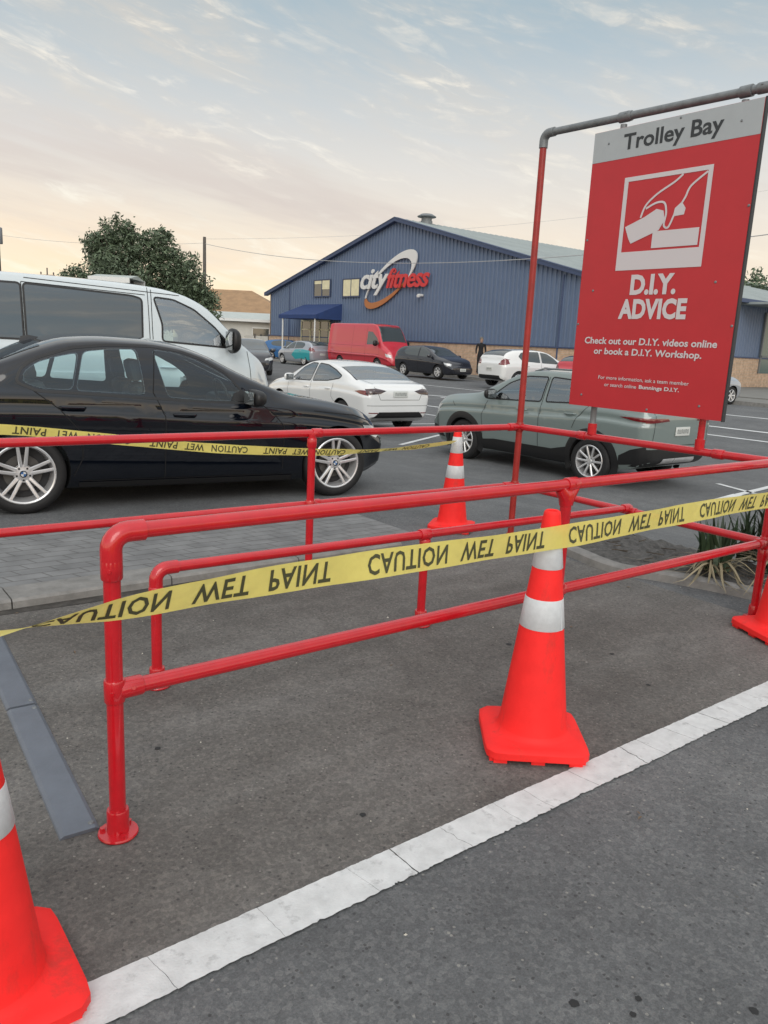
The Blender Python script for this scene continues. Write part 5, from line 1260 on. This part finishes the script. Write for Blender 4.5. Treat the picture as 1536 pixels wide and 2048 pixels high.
# screen-right of the view is (cos38, -sin38): offsets below are given along it
rx, ry = math.cos(HEAD), -math.sin(HEAD); fx, fy = math.sin(HEAD), math.cos(HEAD)
def blob(s, z, w, h, d=0, dw=None): return (rx*s+fx*d, ry*s+fy*d, z, w, dw or w, h)
tree((12.95, 34.75, 0), 'big dark broadleaf tree standing behind the white van', 2.0, .26,
     [blob(-.95, 4.75, 1.15, 1.0), blob(-1.0, 5.55, .72, .62), blob(-1.75, 5.0, .62, .55), blob(-.35, 5.35, .6, .55), blob(.75, 4.9, .95, .85), blob(.85, 5.45, .55, .42), blob(-.3, 3.6, 1.9, 1.0), blob(1.6, 4.3, .85, .8), blob(1.95, 3.6, .95, .9), blob(2.75, 3.0, .75, .8), blob(-1.9, 4.45, .55, .45, .4), blob(.6, 2.6, 2.1, 1.0), blob(2.7, 2.1, .9, .9)], 19000, .078, 4)
tree((10.9, 35.8, 0), 'smaller bushy tree at the left foot of the big tree', 1.2, .14, [blob(-.3, 3.7, .6, .45), blob(-.6, 3.2, .7, .6), blob(.8, 3.0, .9, .6), blob(.1, 2.4, 1.3, .8)], 3600, .08, 8)
tree((58, 31, 0), 'far green tree showing over the gym roof at the right', 4, .3, [blob(0, 6.6, 1.4, 1.1), blob(1.2, 6.0, 1.5, 1.2), blob(-1, 5.5, 1.6, 1.4), blob(.3, 4.2, 2.2, 1.6)], 3000, .16, 12)
# utility poles and wires
def pole(loc, h, r, label, arm=0, box=False):
    root = empty('utility_pole', loc, 0, label=label, cat='utility pole'); b = MB(); b.path([(0, 0, -.1), (0, 0, h)], [r, r*.7], 12); b.build('shaft', M_['wood'], root)
    if arm:
        a = MB(); a.box((0, 0, h-.5), (arm, .1, .12), R(-38)); 
        for s in (-.42, .42): a.lathe([(.0, h-.26), (.04, h-.27), (.05, h-.36), (.03, h-.44)], 8, 'Z', (s*arm*rx, s*arm*ry, 0))
        a.build('cross_arm', M_['wood'], root)
    if box: a = MB(); a.lathe([(.0, -.4), (.10, -.4), (.12, -.36), (.12, .36), (.1, .4), (.0, .42)], 16, 'Z', (.12, -.06, h-2.2)); a.build('transformer', M_['galv'], root)
    return root
PA = scr(409, 600, 62); HA = scr(409, 477, 62).z
pole((PA.x, PA.y, 0), HA, .17, 'timber utility pole between the big tree and the gym, carrying wires')
PB = scr(-2, 540, 40); HB = scr(-2, 385, 40).z
pole((PB.x, PB.y, 0), HB, .13, 'tall utility pole with a transformer at the left edge of the photo', box=True)
PC = scr(95, 560, 52); HC = scr(95, 536, 52).z
pole((PC.x, PC.y, 0), HC, .06, 'short far pole with a small cross arm above the white van roof', arm=1.0)
def wire(p, q, sag, label, r=.014):
    b = MB(); p, q = Vector(p), Vector(q); b.path([p.lerp(q, i/30)-Vector((0, 0, sag*4*(i/30)*(1-i/30))) for i in range(31)], r, 6)
    o = b.build('overhead_wire', M_['wire'], None); tag(o, label, 'wire', 'overhead wires')
q1 = Vector((PA.x, PA.y, HA-.5)); e1 = scr(1660, 452, 27)
wire(q1, e1, 1.35, 'lower overhead wire crossing in front of the gym lettering', .018)
wire(q1+Vector((0, 0, .35)), scr(1700, 350, 60), 1.2, 'thin upper overhead wire running from the pole over the gym roof', .009)
wire((PA.x, PA.y, HA-.45), scr(-200, 430, 75), 1.0, 'overhead wire running left from the pole behind the big tree', .012)
# ------------------------------------------------------------------ person by the gym wall
def person(loc, rz):
    J = dict(pel=(0, 0, .95), wa=(0, 0, 1.10), ch=(0, .01, 1.32), nk=(0, 0, 1.50), hd=(0, .02, 1.60), tp=(0, .015, 1.74), ls=(-.18, 0, 1.43), le=(-.235, .0, 1.14), lw=(-.20, .13, .95), lh=(-.19, .17, .88), rs=(.18, 0, 1.43), re=(.235, -.02, 1.14), rw=(.225, .04, .90), rh=(.22, .06, .82),
             lp=(-.09, 0, .90), lk=(-.10, .03, .50), la=(-.10, -.02, .09), lt=(-.105, .13, .04), rp=(.09, 0, .90), rk=(.10, .02, .50), ra=(.11, -.03, .09), rt=(.12, .12, .04))
    rad = dict(pel=.125, wa=.115, ch=.135, nk=.05, hd=.082, tp=.07, ls=.065, le=.044, lw=.032, lh=.03, rs=.065, re=.044, rw=.032, rh=.03, lp=.09, lk=.062, la=.045, lt=.036, rp=.09, rk=.062, ra=.045, rt=.036)
    E = [('pel', 'wa'), ('wa', 'ch'), ('ch', 'nk'), ('nk', 'hd'), ('hd', 'tp'), ('ch', 'ls'), ('ls', 'le'), ('le', 'lw'), ('lw', 'lh'), ('ch', 'rs'), ('rs', 're'), ('re', 'rw'), ('rw', 'rh'), ('pel', 'lp'), ('lp', 'lk'), ('lk', 'la'), ('la', 'lt'), ('pel', 'rp'), ('rp', 'rk'), ('rk', 'ra'), ('ra', 'rt')]
    ks = list(J); me = bpy.data.meshes.new('p'); me.from_pydata([J[k] for k in ks], [(ks.index(a), ks.index(b)) for a, b in E], [])
    o = link('p', me); md = o.modifiers.new('s', 'SKIN'); md.use_smooth_shade = True; o.modifiers.new('ss', 'SUBSURF').levels = 2
    for i, k in enumerate(ks): me.skin_vertices[0].data[i].radius = (rad[k], rad[k]*(.72 if k in ('pel', 'wa', 'ch') else 1)); me.skin_vertices[0].data[i].use_root = (k == 'pel')
    dg = bpy.context.evaluated_depsgraph_get(); bm_ = bpy.data.meshes.new_from_object(o.evaluated_get(dg)); bpy.data.objects.remove(o)
    mats = [mat('black_clothes', (.012, .012, .015), .85), mat('skin', (.42, .26, .19), .6), mat('shoes', (.03, .03, .03), .6)]
    for q in mats: bm_.materials.append(q)
    for p in bm_.polygons:
        z = p.center.z; x = abs(p.center.x); p.material_index = 1 if (z > 1.50 or (x > .17 and z < .97)) else (2 if z < .09 else 0)
    bm_.shade_smooth(); bo = link('person', bm_); bo.location = loc; bo.scale = (1.04, 1.15, 1.05); bo.rotation_euler = (0, 0, rz); tag(bo, 'person in black clothes standing on the footpath by the brick wall of the gym', 'person')
    h = MB(); bmi = bmesh.new(); bmesh.ops.create_icosphere(bmi, subdivisions=3, radius=1); P = []
    for v in bmi.verts:
        c = v.co; f = 1.0 if c.y < .35 or c.z > .55 else .90; P.append((c.x*.088*f, c.y*.098*f-.008, 1.675+c.z*.10*f))
    h.add(P, [[v.index for v in f.verts] for f in bmi.faces]); bmi.free(); h.build('hair', mat('hair_grey_brown', (.16, .15, .13), .8), bo, 60)
    fc = MB()
    for x in (-.03, .03): fc.lathe([(.0, .092), (.009, .09), (.012, .084)], 8, 'Y', (x, .008, 1.645))
    fc.build('eyes', M_['black'], bo)
    nb = MB(); nb.add([(0, .125, 1.60), (-.014, .092, 1.598), (.014, .092, 1.598), (0, .09, 1.645)], [(0, 1, 3), (0, 3, 2), (0, 2, 1)]); nb.build('nose', mats[1], bo, None)
person((28.3, 28.95, .24), R(150))
# white vehicle nose far right, on the side street
hatchback((47.0, 18.2, .1), R(100), 'pwhite', 'white car parked at the far right beyond the brick pier')
# ------------------------------------------------------------------ plants in the bed
def spiky(loc, n, h, seed, label, dry=0, w=.022):
    rnd = random.Random(seed); root = empty('strap_leaf_plant', loc, 0, label=label, cat='plant', group='strap-leaf plants in the garden bed')
    for nm, mt, cnt, hh, droop in (('green_leaves', 'leaf2', n, h, .25), ('dry_leaves', 'dry', dry, h*1.05, 1.0)):
        if not cnt: continue
        m_ = MB()
        for _ in range(cnt):
            a = rnd.uniform(0, 2*math.pi); L_ = hh*rnd.uniform(.6, 1.1); lean = rnd.uniform(.05, .55) if droop < .5 else rnd.uniform(.7, 1.3); ww = w*rnd.uniform(.6, 1.2)*(1 if droop < .5 else .5); vs = []; K = 6
            bx, by = rnd.gauss(0, .05), rnd.gauss(0, .05)
            for i in range(K+1):
                t = i/K; out = L_*(lean*t*(.4+.6*t)); z = L_*t*(1-.45*lean*t) - droop*.75*L_*t*t*(lean if droop > .5 else lean*.6)
                q = ww*(1-t**2.2)+.001
                cx_, cy_ = bx+math.cos(a)*out, by+math.sin(a)*out; z = max(z, .012-.02*t)
                vs += [(cx_-math.sin(a)*q, cy_+math.cos(a)*q, z), (cx_, cy_, z-.25*q), (cx_+math.sin(a)*q, cy_-math.cos(a)*q, z)]
            m_.add(vs, [(3*i+k, 3*i+k+1, 3*i+k+4, 3*i+k+3) for i in range(K) for k in range(2)])
        m_.build(nm, M_[mt], root, 60)
spiky((5.05, 2.72, .07), 46, .42, 1, 'low strap-leaf plant with a skirt of dry leaves spilling over the kerb', 46)
spiky((5.35, 2.42, .08), 60, .66, 2, 'tall dark strap-leaf plant behind the corner post of the railing', 40)
spiky((5.62, 2.75, .06), 40, .50, 3, 'strap-leaf plant with thin upright leaves at the back of the bed', 10, .018)
spiky((5.25, 2.02, .08), 60, .60, 5, 'dense strap-leaf plant at the photo edge behind the right cone', 26)
spiky((5.75, 2.1, .05), 40, .62, 6, 'strap-leaf plant at the street side of the bed', 8)
tw = MB(); rnd = random.Random(17)
for i in range(60):
    x, y = rnd.uniform(4.85, 5.5), rnd.uniform(1.4, 3.9); a = rnd.uniform(0, 6.28); l = rnd.uniform(.04, .14); z = .085+rnd.uniform(0, .02); tw.path([(x, y, z), (x+math.cos(a)*l, y+math.sin(a)*l, z+rnd.uniform(-.005, .02))], .0035, 5)
tag(tw.build('twig_litter', M_['trunk'], None), kind='stuff')
